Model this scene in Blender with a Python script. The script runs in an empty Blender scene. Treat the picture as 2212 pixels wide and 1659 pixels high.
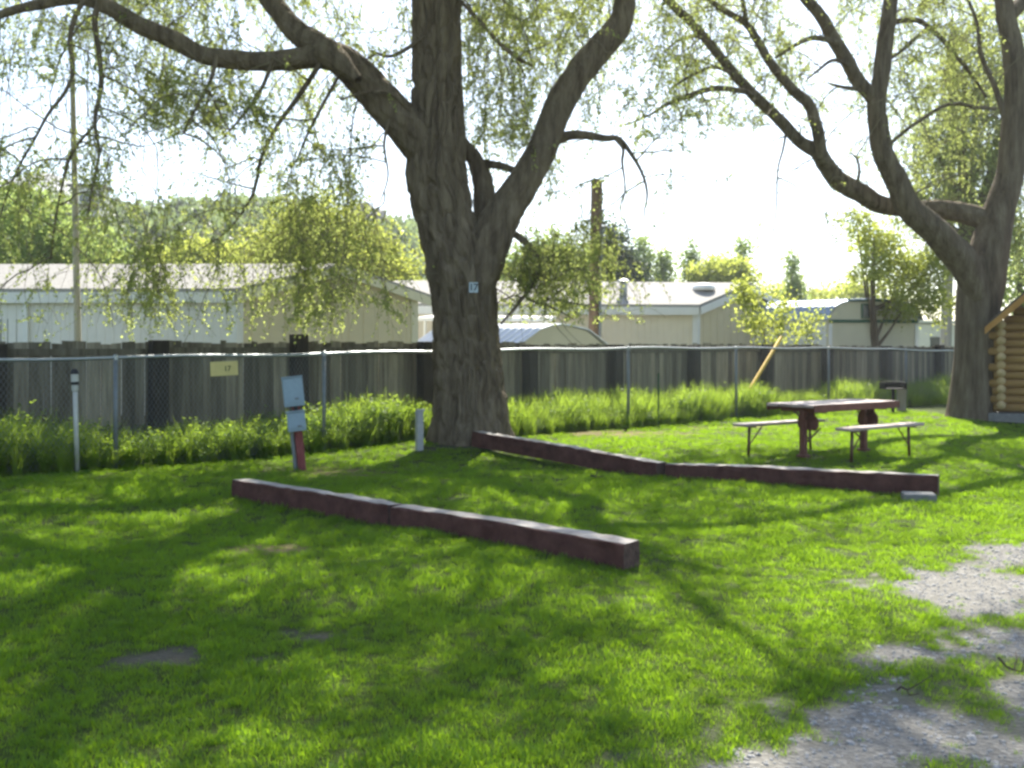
import bpy, math, random
import numpy as np
from mathutils import Vector
R = math.radians
random.seed(7)
rng = np.random.default_rng(11)
sc = bpy.context.scene
COL = sc.collection

# ------------------------------------------------------------------ camera, sky, sun, exposure
EYE, F, CX, HZ = 1.6, 2157.0, 1106.0, 752.0            # eye height; focal length, centre and horizon in 2212-px units
cam = bpy.data.cameras.new('camera')
cam.sensor_width = 36.0
cam.lens = F / 2212 * 36
cam.shift_y = -(829.5 - HZ) / 2212
cam.clip_start, cam.clip_end = 0.1, 3000
co = bpy.data.objects.new('camera', cam)
co.location = (0, 0, EYE)
co.rotation_euler = (R(90), 0, 0)
COL.objects.link(co)
sc.camera = co

SUN_EL, SUN_AZ = R(47), R(9.5)                          # azimuth measured from +Y towards +X
w = bpy.data.worlds.new('World'); sc.world = w; w.use_nodes = True
nt = w.node_tree
bg = nt.nodes['Background']
sky = nt.nodes.new('ShaderNodeTexSky')
sky.sky_type = 'NISHITA'; sky.sun_disc = False
sky.sun_elevation = SUN_EL; sky.sun_rotation = SUN_AZ
sky.air_density = 1.0; sky.dust_density = 0.8; sky.ozone_density = 1.0
nt.links.new(sky.outputs[0], bg.inputs[0])
bg.inputs[1].default_value = 0.09
sl = bpy.data.lights.new('sun', 'SUN'); sl.energy = 5.0; sl.angle = R(0.5); sl.color = (1, 0.95, 0.85)
so = bpy.data.objects.new('sun', sl); COL.objects.link(so)
sd = Vector((math.sin(SUN_AZ) * math.cos(SUN_EL), math.cos(SUN_AZ) * math.cos(SUN_EL), math.sin(SUN_EL)))
so.rotation_euler = sd.to_track_quat('Z', 'Y').to_euler()
so.location = (10, 60, 50)
sc.view_settings.view_transform = 'Standard'
sc.view_settings.look = 'None'
sc.view_settings.gamma = 1.0
sc.view_settings.exposure = 1.72
sc.cycles.filter_width = 2.9                            # the photograph is a little soft all over
sc.cycles.max_bounces = 7; sc.cycles.diffuse_bounces = 3; sc.cycles.transmission_bounces = 4
sc.cycles.glossy_bounces = 2; sc.cycles.volume_bounces = 0
sc.cycles.use_denoising = True

# ------------------------------------------------------------------ helpers
def gz(y): return EYE * F / (y - HZ)                    # distance of the ground point seen at picture row y
def at(x, y, Y): return np.array([(x - CX) / F * Y, Y, EYE - (y - HZ) / F * Y])
def on_ground(x, y):
    Y = gz(y); return np.array([(x - CX) / F * Y, Y, 0.0])

def hash3(ix, iy, iz, seed):
    h = (ix * 374761393 + iy * 668265263 + iz * 2147483647 + seed * 974711) & 0xFFFFFFFF
    h = ((h ^ (h >> 13)) * 1274126177) & 0xFFFFFFFF
    h = h ^ (h >> 16)
    return (h & 0xFFFFFF) / float(0xFFFFFF)
def vnoise(p, seed=0):
    p = np.asarray(p, float); i = np.floor(p).astype(np.int64); f = p - i; f = f * f * (3 - 2 * f)
    r = 0
    for dx in (0, 1):
        for dy in (0, 1):
            for dz in (0, 1):
                wgt = (f[..., 0] if dx else 1 - f[..., 0]) * (f[..., 1] if dy else 1 - f[..., 1]) * (f[..., 2] if dz else 1 - f[..., 2])
                r = r + wgt * hash3(i[..., 0] + dx, i[..., 1] + dy, i[..., 2] + dz, seed)
    return r
def n2(x, y, s=1.0, seed=0): return vnoise(np.stack([np.asarray(x) / s, np.asarray(y) / s, np.zeros_like(np.asarray(x, float))], -1), seed)

def ground_z(x, y):
    x = np.asarray(x, float); y = np.asarray(y, float)
    z = (n2(x, y, 2.3, 3) - .5) * .07 + (n2(x, y, .7, 5) - .5) * .025
    z = z + .10 * np.exp(-(((x + .7) / 1.5) ** 2 + ((y - 15.9) / 1.3) ** 2))
    z = z + .08 * np.exp(-(((x - 9.6) / 1.8) ** 2 + ((y - 22.6) / 1.6) ** 2))
    return z * np.clip((60 - y) / 20, 0, 1)
def G(x, y): return float(ground_z(np.array([x]), np.array([y]))[0])

ORIG = {}
def tag(o, label=None, cat=None, group=None, kind=None):
    for k, v in (('label', label), ('category', cat), ('group', group), ('kind', kind)):
        if v: o[k] = v
    return o
def thing(name, loc, label, cat, group=None):
    o = bpy.data.objects.new(name, None); COL.objects.link(o); o.empty_display_size = .1
    o.location = loc; ORIG[o.name] = np.array(loc, float)
    return tag(o, label, cat, group)
def link_mesh(name, me, mat, parent=None, loc=None):
    o = bpy.data.objects.new(name, me); COL.objects.link(o)
    for m in (mat if isinstance(mat, (list, tuple)) else [mat]): me.materials.append(m)
    if parent is not None:
        o.parent = parent; ORIG[o.name] = ORIG[parent.name]
    else:
        o.location = loc if loc is not None else (0, 0, 0)
        ORIG[o.name] = np.array(o.location, float)
    return o
def np_mesh(name, V, Fc, mat, parent=None, loc=None, smooth=False, attrs=None, mat_idx=None):
    """V (n,3); Fc: (m,k) array or list of such arrays"""
    V = np.asarray(V, float)
    base = ORIG[parent.name] if parent is not None else (np.array(loc, float) if loc is not None else np.zeros(3))
    V = V - base
    if not isinstance(Fc, list): Fc = [Fc]
    Fc = [np.asarray(f, np.int32) for f in Fc if len(f)]
    me = bpy.data.meshes.new(name)
    me.vertices.add(len(V)); me.vertices.foreach_set('co', V.astype(np.float32).ravel())
    loops = np.concatenate([f.ravel() for f in Fc])
    tot = np.concatenate([np.full(len(f), f.shape[1], np.int32) for f in Fc])
    start = np.concatenate([[0], np.cumsum(tot)[:-1]]).astype(np.int32)
    me.loops.add(len(loops)); me.loops.foreach_set('vertex_index', loops)
    me.polygons.add(len(tot)); me.polygons.foreach_set('loop_start', start)
    if mat_idx is not None: me.polygons.foreach_set('material_index', np.asarray(mat_idx, np.int32))
    me.polygons.foreach_set('use_smooth', np.full(len(tot), smooth))
    for k, v in (attrs or {}).items():
        a = me.attributes.new(k, 'FLOAT', 'POINT'); a.data.foreach_set('value', np.asarray(v, np.float32))
    me.update(calc_edges=True); me.validate()
    return link_mesh(name, me, mat, parent, loc)

class MB:
    def __init__(s): s.v = []; s.f = []; s.t = []; s.mi = []
    def add(s, vs, fs, tint=.5, mi=0):
        b = len(s.v); s.v += [tuple(map(float, p)) for p in vs]; s.t += [tint] * len(vs)
        for f in fs: s.f.append([i + b for i in f]); s.mi.append(mi)
    def prism(s, pts, vec, tint=.5, mi=0):
        n = len(pts); pts = [np.array(p, float) for p in pts]; vec = np.array(vec, float)
        fs = [list(range(n))[::-1], list(range(n, 2 * n))] + [[i, (i + 1) % n, (i + 1) % n + n, i + n] for i in range(n)]
        s.add(pts + [p + vec for p in pts], fs, tint, mi)
    def box(s, c, size, ax=None, tint=.5, mi=0):
        c = np.array(c, float); ax = np.eye(3) if ax is None else np.array(ax, float)
        h = np.array(size) / 2.0
        P = [c + ax[0] * h[0] * i + ax[1] * h[1] * j for i, j in ((-1, -1), (1, -1), (1, 1), (-1, 1))]
        s.prism([p - ax[2] * h[2] for p in P], ax[2] * size[2], tint, mi)
    def tube(s, path, r, sides=8, tint=.5, mi=0, cap=True):
        path = np.array(path, float); r = np.broadcast_to(np.array(r, float), (len(path),))
        V, Fq = tube_geo(path, r, sides); fs = Fq.tolist()
        if cap: fs += [list(range(sides))[::-1], list(range(len(V) - sides, len(V)))]
        s.add(V, fs, tint, mi)
    def build(s, name, mat, parent=None, loc=None, smooth=False, bevel=0):
        base = ORIG[parent.name] if parent is not None else (np.array(loc, float) if loc is not None else np.zeros(3))
        me = bpy.data.meshes.new(name)
        me.from_pydata([tuple(np.array(p) - base) for p in s.v], [], s.f)
        a = me.attributes.new('tint', 'FLOAT', 'POINT'); a.data.foreach_set('value', np.array(s.t, np.float32))
        me.polygons.foreach_set('material_index', np.array(s.mi, np.int32))
        me.polygons.foreach_set('use_smooth', np.full(len(s.f), smooth))
        me.update()
        o = link_mesh(name, me, mat, parent, loc)
        if bevel:
            m = o.modifiers.new('bevel', 'BEVEL'); m.width = bevel; m.segments = 2; m.limit_method = 'ANGLE'
        return o

def tube_geo(path, r, sides, disp=None):
    K = len(path); T = np.gradient(path, axis=0); T /= np.linalg.norm(T, axis=1)[:, None] + 1e-12
    ref = np.array([0, 1, 0.]) if abs(T[0][1]) < .9 else np.array([1, 0, 0.])
    N = np.zeros((K, 3)); n = ref - T[0] * ref.dot(T[0]); n /= np.linalg.norm(n); N[0] = n
    for k in range(1, K):
        n = N[k - 1] - T[k] * N[k - 1].dot(T[k]); N[k] = n / (np.linalg.norm(n) + 1e-12)
    B = np.cross(T, N); th = np.linspace(0, 2 * np.pi, sides, endpoint=False)
    rr = r[:, None] * np.ones(sides)[None]
    if disp is not None: rr = rr + disp
    V = path[:, None] + rr[..., None] * (np.cos(th)[None, :, None] * N[:, None] + np.sin(th)[None, :, None] * B[:, None])
    i = np.arange(K - 1)[:, None] * sides; j = np.arange(sides)[None]; jn = (j + 1) % sides
    Fq = np.stack([i + j, i + jn, i + sides + jn, i + sides + j], -1).reshape(-1, 4)
    return V.reshape(-1, 3), Fq
def many_tubes(P, Rr, sides=3):
    """P (N,K,3), Rr (N,K) -> thin tubes"""
    N, K, _ = P.shape
    T = np.gradient(P, axis=1); T /= np.linalg.norm(T, axis=2)[..., None] + 1e-12
    ref = np.array([.8, .55, .2]); ref /= np.linalg.norm(ref)
    A = np.cross(T, ref); A /= np.linalg.norm(A, axis=2)[..., None] + 1e-9; B = np.cross(T, A)
    th = np.linspace(0, 2 * np.pi, sides, endpoint=False)
    V = P[:, :, None] + Rr[:, :, None, None] * (np.cos(th)[:, None] * A[:, :, None] + np.sin(th)[:, None] * B[:, :, None])
    n = np.arange(N)[:, None, None] * K * sides; k = np.arange(K - 1)[None, :, None] * sides; j = np.arange(sides)[None, None]; jn = (j + 1) % sides
    Fq = np.stack([n + k + j, n + k + jn, n + k + sides + jn, n + k + sides + j], -1).reshape(-1, 4)
    return V.reshape(-1, 3), Fq
def spline(pts, n):
    P = np.array(pts, float); m = len(P)
    P = np.vstack([2 * P[0] - P[1], P, 2 * P[-1] - P[-2]])
    t = np.linspace(0, m - 1 - 1e-6, n); i = t.astype(int); f = (t - i)[:, None]
    a, b, c, d = P[i], P[i + 1], P[i + 2], P[i + 3]
    return .5 * (2 * b + (c - a) * f + (2 * a - 5 * b + 4 * c - d) * f ** 2 + (3 * b - a - 3 * c + d) * f ** 3)

# ------------------------------------------------------------------ materials
def mat(name, color, rough=.7, var=.25, scale=8.0, bump=0.0, bscale=30.0, metal=0.0, stretch=(1, 1, 1), color2=None, tint=0.0, spec=.3, bdist=.02):
    m = bpy.data.materials.new(name); m.use_nodes = True; t = m.node_tree; L = t.links.new
    b = t.nodes['Principled BSDF']; b.inputs['Roughness'].default_value = rough; b.inputs['Metallic'].default_value = metal
    b.inputs['Specular IOR Level'].default_value = spec
    tc = t.nodes.new('ShaderNodeTexCoord'); mp = t.nodes.new('ShaderNodeMapping'); mp.inputs['Scale'].default_value = stretch
    L(tc.outputs['Object'], mp.inputs[0])
    n = t.nodes.new('ShaderNodeTexNoise'); n.inputs['Scale'].default_value = scale; n.inputs['Detail'].default_value = 6; n.inputs['Roughness'].default_value = .65
    L(mp.outputs[0], n.inputs[0])
    r = t.nodes.new('ShaderNodeMapRange'); r.inputs[1].default_value = .3; r.inputs[2].default_value = .7
    L(n.outputs[0], r.inputs[0])
    mx = t.nodes.new('ShaderNodeMix'); mx.data_type = 'RGBA'
    c2 = color2 if color2 else tuple(min(1, c * (1 + var)) for c in color)
    c1 = color if color2 else tuple(c * (1 - var) for c in color)
    mx.inputs[6].default_value = (*c1, 1); mx.inputs[7].default_value = (*c2, 1)
    L(r.outputs[0], mx.inputs[0]); out = mx.outputs[2]
    if tint:
        a = t.nodes.new('ShaderNodeAttribute'); a.attribute_name = 'tint'
        mr = t.nodes.new('ShaderNodeMapRange'); mr.inputs[3].default_value = 1 - tint; mr.inputs[4].default_value = 1 + tint
        L(a.outputs['Fac'], mr.inputs[0])
        vm = t.nodes.new('ShaderNodeVectorMath'); vm.operation = 'SCALE'; L(out, vm.inputs[0]); L(mr.outputs[0], vm.inputs['Scale']); out = vm.outputs[0]
    L(out, b.inputs['Base Color'])
    if bump:
        n3 = t.nodes.new('ShaderNodeTexNoise'); n3.inputs['Scale'].default_value = bscale; n3.inputs['Detail'].default_value = 5; L(mp.outputs[0], n3.inputs[0])
        bp = t.nodes.new('ShaderNodeBump'); bp.inputs['Strength'].default_value = bump; bp.inputs['Distance'].default_value = bdist
        L(n3.outputs[0], bp.inputs['Height']); L(bp.outputs[0], b.inputs['Normal'])
    return m
def leaf_mat(name, c1, c2, trans, tr_mix=.5, attr='tint', inst=False, pos_scale=0.0, gloss=.06):
    """diffuse + translucent leaf; colour runs from c1 to c2 by leaf"""
    m = bpy.data.materials.new(name); m.use_nodes = True; t = m.node_tree; L = t.links.new
    t.nodes.remove(t.nodes['Principled BSDF']); out = t.nodes['Material Output']
    if inst:
        oi = t.nodes.new('ShaderNodeObjectInfo'); f = oi.outputs['Random']
    else:
        a = t.nodes.new('ShaderNodeAttribute'); a.attribute_name = attr; f = a.outputs['Fac']
    if pos_scale:
        g = t.nodes.new('ShaderNodeNewGeometry'); n = t.nodes.new('ShaderNodeTexNoise'); n.inputs['Scale'].default_value = pos_scale; n.inputs['Detail'].default_value = 4
        L(g.outputs['Position'], n.inputs[0])
        mr = t.nodes.new('ShaderNodeMapRange'); mr.inputs[1].default_value = .32; mr.inputs[2].default_value = .68; L(n.outputs[0], mr.inputs[0])
        ad = t.nodes.new('ShaderNodeMath'); ad.operation = 'MULTIPLY_ADD'; ad.inputs[1].default_value = .35; L(f, ad.inputs[0])
        m2 = t.nodes.new('ShaderNodeMath'); m2.operation = 'MULTIPLY'; m2.inputs[1].default_value = .65; L(mr.outputs[0], m2.inputs[0]); L(m2.outputs[0], ad.inputs[2]); f = ad.outputs[0]
    def mixc(a_, b_):
        mx = t.nodes.new('ShaderNodeMix'); mx.data_type = 'RGBA'; mx.inputs[6].default_value = (*a_, 1); mx.inputs[7].default_value = (*b_, 1); L(f, mx.inputs[0]); return mx.outputs[2]
    d = t.nodes.new('ShaderNodeBsdfDiffuse'); L(mixc(c1, c2), d.inputs[0])
    tr = t.nodes.new('ShaderNodeBsdfTranslucent'); L(mixc(tuple(c * .75 for c in trans), trans), tr.inputs[0])
    ms = t.nodes.new('ShaderNodeMixShader'); ms.inputs[0].default_value = tr_mix; L(d.outputs[0], ms.inputs[1]); L(tr.outputs[0], ms.inputs[2])
    gl = t.nodes.new('ShaderNodeBsdfGlossy'); gl.inputs['Roughness'].default_value = .45
    ms2 = t.nodes.new('ShaderNodeMixShader'); ms2.inputs[0].default_value = gloss; L(ms.outputs[0], ms2.inputs[1]); L(gl.outputs[0], ms2.inputs[2])
    L(ms2.outputs[0], out.inputs[0])
    return m

M = {}
M['bark'] = mat('rough grey brown bark', (.066, .047, .029), .95, color2=(.24, .19, .125), scale=7, bump=1.0, bscale=22, stretch=(1, 1, .16), spec=.1, bdist=.06)
M['bark2'] = mat('grey bark', (.064, .046, .029), .95, color2=(.22, .178, .12), scale=8, bump=1.0, bscale=26, stretch=(1, 1, .16), spec=.1, bdist=.05)
M['twig'] = mat('twig bark', (.17, .145, .09), .9, var=.3, scale=3, spec=.1)
M['leaf'] = leaf_mat('fresh elm leaf', (.10, .14, .03), (.17, .19, .05), (.56, .64, .17), .62, gloss=.02)
M['leaf_pale'] = leaf_mat('pale willow leaf', (.14, .19, .05), (.20, .23, .07), (.56, .64, .22), .55, gloss=.02)
M['leaf_yellow'] = leaf_mat('yellow green leaf', (.14, .19, .03), (.21, .23, .05), (.58, .64, .12), .55, gloss=.02)
M['leaf_mid'] = leaf_mat('mid green leaf', (.07, .12, .03), (.12, .17, .045), (.42, .54, .15), .55, gloss=.02)
M['leaf_dark'] = leaf_mat('dark conifer needles', (.025, .05, .02), (.05, .085, .03), (.08, .13, .04), .3)
M['leaf_scrub'] = leaf_mat('hill scrub leaf', (.10, .14, .06), (.21, .23, .10), (.30, .40, .13), .4)
M['grass'] = leaf_mat('lawn grass blade', (.026, .102, .009), (.080, .172, .012), (.36, .58, .018), .56, inst=True, pos_scale=1.6, gloss=.02)
M['weed'] = leaf_mat('tall grass blade', (.075, .15, .014), (.14, .21, .03), (.46, .64, .06), .54, inst=True, pos_scale=1.0, gloss=.015)
M['board'] = mat('weathered fence board', (.12, .098, .064), .9, color2=(.31, .275, .195), scale=3, bump=.4, bscale=20, stretch=(5, 5, .35), tint=.5, spec=.1)
M['tie'] = mat('dark creosote post', (.022, .017, .012), .9, color2=(.055, .044, .03), scale=5, bump=.5, bscale=25, stretch=(3, 3, .5))
M['galv'] = mat('galvanised steel', (.34, .36, .36), .42, var=.12, scale=12, metal=.85, spec=.5)
M['galv_dull'] = mat('dull galvanised steel', (.20, .22, .22), .55, var=.15, scale=12, metal=.5)
M['white_side'] = mat('off white siding', (.78, .76, .70), .7, var=.05, scale=2)
M['beige_side'] = mat('shaded beige siding', (.66, .58, .39), .75, var=.05, scale=2)  # beige paint, with the shade of the gable ends put into the colour
M['tan_side'] = mat('light tan siding', (.78, .70, .54), .75, var=.05, scale=2)
M['cream_side'] = mat('cream siding', (.62, .58, .42), .75, var=.05, scale=2)
M['white_paint'] = mat('white trim paint', (.78, .78, .74), .55, var=.05, scale=3)
M['cream_trim'] = mat('cream trim paint', (.72, .68, .50), .6, var=.05, scale=3)
M['shingle'] = mat('grey tan asphalt shingle', (.25, .235, .215), .9, color2=(.42, .40, .365), scale=22, bump=.5, bscale=60, stretch=(1, 1, 1), spec=.25)
M['roof_metal'] = mat('bare corrugated steel roof', (.62, .64, .66), .35, var=.08, scale=4, metal=.6, spec=.5)
M['roof_blue'] = mat('blue grey metal roof', (.30, .36, .44), .42, var=.1, scale=5, metal=.35, spec=.5)
M['white_roof'] = mat('bright white metal roof', (.82, .82, .80), .4, var=.04, scale=4)
M['green_trim'] = mat('dark green trim paint', (.04, .11, .06), .6, var=.1)
M['window'] = mat('dark window glass', (.03, .05, .05), .1, var=.1, spec=.6)
M['pole'] = mat('brown treated pole', (.13, .085, .055), .9, color2=(.24, .16, .10), scale=4, bump=.4, stretch=(4, 4, .4))
M['pole_grey'] = mat('silver grey weathered pole', (.26, .25, .23), .9, color2=(.40, .38, .35), scale=4, bump=.3, stretch=(4, 4, .4))
M['pole_pale'] = mat('pale tan pole', (.38, .32, .23), .85, color2=(.52, .46, .34), scale=4, bump=.2, stretch=(4, 4, .4))
M['pvc'] = mat('white pvc pipe', (.46, .46, .40), .5, var=.15, scale=5)
M['black'] = mat('black plastic', (.02, .02, .022), .5, var=.2)
M['sign_yellow'] = mat('pale yellow sign board', (.62, .52, .20), .6, var=.08, scale=6)
M['ink'] = mat('faded dark green ink', (.05, .06, .03), .7, var=.1)
M['plate'] = mat('dull white number tile', (.50, .58, .60), .5, var=.08)
M['plate_ink'] = mat('black number ink', (.03, .04, .05), .6, var=.1)
M['elec'] = mat('blue grey enamel box', (.25, .33, .37), .5, var=.10, scale=9, spec=.45)
M['red_post'] = mat('faded dark red paint', (.16, .035, .035), .8, color2=(.26, .08, .07), scale=9, bump=.3, stretch=(4, 4, .6))
M['timber_side'] = mat('worn oxide red paint on timber', (.050, .018, .014), .85, color2=(.115, .050, .040), scale=6, bump=.6, bscale=18, spec=.2)
M['timber_top'] = mat('bare weathered timber', (.15, .12, .10), .75, color2=(.46, .42, .38), scale=4, bump=.7, bscale=16, spec=.35)
M['timber_end'] = mat('cracked timber end grain', (.045, .025, .02), .9, color2=(.15, .09, .07), scale=14, bump=.8, bscale=40)
M['table_red'] = mat('red brown stained wood', (.095, .030, .020), .65, color2=(.18, .068, .045), scale=6, bump=.3, spec=.35)
M['table_top'] = mat('pale red wood', (.30, .21, .18), .55, color2=(.46, .36, .32), scale=5, bump=.3, spec=.5)  # paler and greyer than the other table parts
M['table_steel'] = mat('brown painted steel', (.10, .045, .03), .5, var=.2, spec=.4)
M['yellow'] = mat('yellow plastic guard', (.80, .50, .02), .45, var=.08, spec=.4)
M['green_post'] = mat('dark green steel stake', (.02, .07, .03), .6, var=.15)
M['concrete'] = mat('pale concrete', (.36, .36, .34), .9, var=.15, scale=9, bump=.3)
M['footing'] = mat('stained grey footing', (.13, .13, .125), .9, color2=(.24, .235, .22), scale=7, bump=.4)
M['grill'] = mat('sooty black iron', (.018, .017, .016), .7, var=.3, scale=9)
M['log'] = mat('golden varnished log', (.26, .145, .045), .55, color2=(.40, .25, .09), scale=3, bump=.25, bscale=14, stretch=(.4, 4, 4), spec=.4)
M['log_end'] = mat('pale cut log end', (.42, .30, .14), .7, color2=(.54, .41, .22), scale=6, bump=.3)
M['rake'] = mat('orange brown stained board', (.36, .17, .035), .6, color2=(.46, .25, .06), scale=4, bump=.2, spec=.4)
M['dark_shingle'] = mat('dark brown shingle', (.09, .075, .06), .9, var=.3, scale=20, bump=.4)
M['stick'] = mat('dry dark stick', (.05, .035, .025), .9, var=.3)
M['stone'] = mat('grey pebble', (.20, .195, .19), .85, color2=(.38, .37, .35), scale=1.5)
M['rock'] = mat('pale grey cliff', (.30, .30, .29), .95, color2=(.42, .41, .39), scale=.05, bump=.5, bscale=.2)
M['hill'] = mat('dry grass slope', (.16, .17, .07), .95, color2=(.26, .25, .13), scale=.15, bump=.4, bscale=.6)

# ------------------------------------------------------------------ ground sheet
GRAV = np.array([on_ground(x, y)[:2] for x, y in ((1440, 1740), (1470, 1668), (1510, 1645), (1570, 1655), (1650, 1618), (1715, 1575), (1780, 1552), (1850, 1512), (1890, 1470), (1935, 1446),
        (1990, 1405), (2060, 1385), (2085, 1335), (2030, 1285), (1965, 1268), (1900, 1244), (1985, 1228), (2075, 1214), (2125, 1186), (2230, 1174))] + [np.array([9.0, 8.2]), np.array([9, -6]), np.array([.9, -6])])
def poly_dist(x, y, P):
    """signed distance, positive inside"""
    x = np.asarray(x, float); y = np.asarray(y, float); d = np.full(x.shape, 1e9); ins = np.zeros(x.shape, bool)
    for (ax, ay), (bx, by) in zip(P, np.roll(P, -1, 0)):
        ex, ey = bx - ax, by - ay; t = np.clip(((x - ax) * ex + (y - ay) * ey) / (ex * ex + ey * ey + 1e-12), 0, 1)
        d = np.minimum(d, np.hypot(x - ax - t * ex, y - ay - t * ey))
        c = ((ay > y) != (by > y)) & (x < (bx - ax) * (y - ay) / (by - ay + 1e-12) + ax); ins ^= c
    return np.where(ins, d, -d)
BARE = [(*on_ground(345, 1408)[:2], .24, .17), (*on_ground(620, 1362)[:2], .10, .07), (*on_ground(690, 1372)[:2], .14, .08), (*on_ground(560, 1415)[:2], .09, .05),
        (-.62, 15.7, .95, .6), (9.5, 22.3, .9, .5)]
def gravel(x, y):
    b = np.clip(poly_dist(x, y, GRAV) / .25 + .75 + (n2(x, y, .35, 9) - .5) * 1.8 + (n2(x, y, .09, 10) - .5) * 1.6, 0, 1)
    d = poly_dist(x, y, GRAV)
    return b * (1 - .85 * np.clip((n2(x, y, .42, 14) - .65) * 5, 0, 1) * (d < 1.0))
def bare(x, y):
    b = gravel(x, y)
    for cx, cy, rx, ry in BARE:
        b = np.maximum(b, np.clip(1.7 - 1.5 * np.hypot((x - cx) / rx, (y - cy) / ry) + (n2(x, y, .13, 21) - .5) * 1.6, 0, 1))
    return b
def dry(x, y):
    d = 0
    for px, py, rx, ry in ((710, 1018, .75, .5), (1330, 938, 1.6, .8), (1650, 925, 1.4, .5), (600, 1190, .5, .25)):
        cx, cy, _ = on_ground(px, py); d = np.maximum(d, np.clip(1.3 - np.hypot((x - cx) / rx, (y - cy) / ry) + (n2(x, y, .3, 31) - .5), 0, 1))
    return d
xs = np.concatenate([np.linspace(-900, -40, 10), np.linspace(-36, -8, 30), np.arange(-7.5, 8.01, .085), np.linspace(8.5, 40, 32), np.linspace(50, 900, 10)])
ys = np.concatenate([[-60, -20, -6, 0], np.arange(2, 12, .085), np.arange(12, 32, .3), np.linspace(33, 90, 18), [130, 250, 600, 1500]])
XX, YY = np.meshgrid(xs, ys, indexing='ij'); ZZ = ground_z(XX, YY)
nx, ny = XX.shape
ii = (np.arange(nx - 1)[:, None] * ny + np.arange(ny - 1)[None]).ravel()
gm = bpy.data.materials.new('lawn soil and gravel'); gm.use_nodes = True; t = gm.node_tree; L = t.links.new
b = t.nodes['Principled BSDF']; b.inputs['Roughness'].default_value = .95; b.inputs['Specular IOR Level'].default_value = .15
tc = t.nodes.new('ShaderNodeTexCoord')
def nz(scale, det=5, vor=False):
    n = t.nodes.new('ShaderNodeTexVoronoi' if vor else 'ShaderNodeTexNoise'); n.inputs['Scale'].default_value = scale
    if not vor: n.inputs['Detail'].default_value = det
    L(tc.outputs['Object'], n.inputs['Vector']); return n
def mixn(f, a, b_):
    mx = t.nodes.new('ShaderNodeMix'); mx.data_type = 'RGBA'; L(f, mx.inputs[0])
    for i, c in ((6, a), (7, b_)):
        if isinstance(c, tuple): mx.inputs[i].default_value = (*c, 1)
        else: L(c, mx.inputs[i])
    return mx.outputs[2]
v = nz(42, vor=True); n1 = nz(3); nn = nz(9)
grav = mixn(v.outputs['Color'], (.09, .088, .084), (.28, .27, .25)); grav = mixn(n1.outputs[0], grav, (.165, .155, .132))
soil = mixn(nn.outputs[0], (.030, .048, .008), (.060, .080, .012))
ab = t.nodes.new('ShaderNodeAttribute'); ab.attribute_name = 'bare'
ad_ = t.nodes.new('ShaderNodeAttribute'); ad_.attribute_name = 'dry'
as_ = t.nodes.new('ShaderNodeAttribute'); as_.attribute_name = 'soil'
c = mixn(ad_.outputs['Fac'], soil, (.17, .14, .055)); c = mixn(as_.outputs['Fac'], c, mixn(nn.outputs[0], (.05, .046, .030), (.11, .10, .075))); c = mixn(ab.outputs['Fac'], c, grav)
L(c, b.inputs['Base Color'])
bp = t.nodes.new('ShaderNodeBump'); bp.inputs['Strength'].default_value = .7; bp.inputs['Distance'].default_value = .015
L(v.outputs['Distance'], bp.inputs['Height']); L(bp.outputs[0], b.inputs['Normal'])
o = np_mesh('ground', np.stack([XX, YY, ZZ], -1).reshape(-1, 3), np.stack([ii, ii + ny, ii + ny + 1, ii + 1], -1), gm, smooth=True,
            attrs={'bare': gravel(XX, YY).ravel(), 'soil': bare(XX, YY).ravel(), 'dry': dry(XX, YY).ravel()}); tag(o, kind='structure')

# ------------------------------------------------------------------ scattered stuff (grass, weeds, pebbles) by geometry nodes
def scatter(name, P, rot, scl, idx, sources):
    me = bpy.data.meshes.new(name); me.vertices.add(len(P)); me.vertices.foreach_set('co', P.astype(np.float32).ravel())
    a = me.attributes.new('rot', 'FLOAT_VECTOR', 'POINT'); a.data.foreach_set('vector', rot.astype(np.float32).ravel())
    a = me.attributes.new('scl', 'FLOAT', 'POINT'); a.data.foreach_set('value', scl.astype(np.float32))
    a = me.attributes.new('idx', 'INT', 'POINT'); a.data.foreach_set('value', idx.astype(np.int32))
    o = bpy.data.objects.new(name, me); COL.objects.link(o)
    c = bpy.data.collections.new(name + ' sources')
    for s in sources: c.objects.link(s)
    ng = bpy.data.node_groups.new(name, 'GeometryNodeTree')
    ng.interface.new_socket('Geometry', in_out='INPUT', socket_type='NodeSocketGeometry'); ng.interface.new_socket('Geometry', in_out='OUTPUT', socket_type='NodeSocketGeometry')
    N = ng.nodes.new; l = ng.links.new
    gi, go = N('NodeGroupInput'), N('NodeGroupOutput'); ip = N('GeometryNodeInstanceOnPoints'); ci = N('GeometryNodeCollectionInfo')
    ci.inputs['Collection'].default_value = c; ci.inputs['Separate Children'].default_value = True; ci.inputs['Reset Children'].default_value = True
    def at_(nm, ty):
        n = N('GeometryNodeInputNamedAttribute'); n.data_type = ty; n.inputs['Name'].default_value = nm; return n.outputs['Attribute']
    ip.inputs['Pick Instance'].default_value = True
    l(gi.outputs[0], ip.inputs['Points']); l(ci.outputs[0], ip.inputs['Instance']); l(at_('idx', 'INT'), ip.inputs['Instance Index'])
    e2r = N('FunctionNodeEulerToRotation'); l(at_('rot', 'FLOAT_VECTOR'), e2r.inputs[0]); l(e2r.outputs[0], ip.inputs['Rotation'])
    l(at_('scl', 'FLOAT'), ip.inputs['Scale']); l(ip.outputs[0], go.inputs[0])
    md = o.modifiers.new('scatter', 'NODES'); md.node_group = ng
    return o
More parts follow.
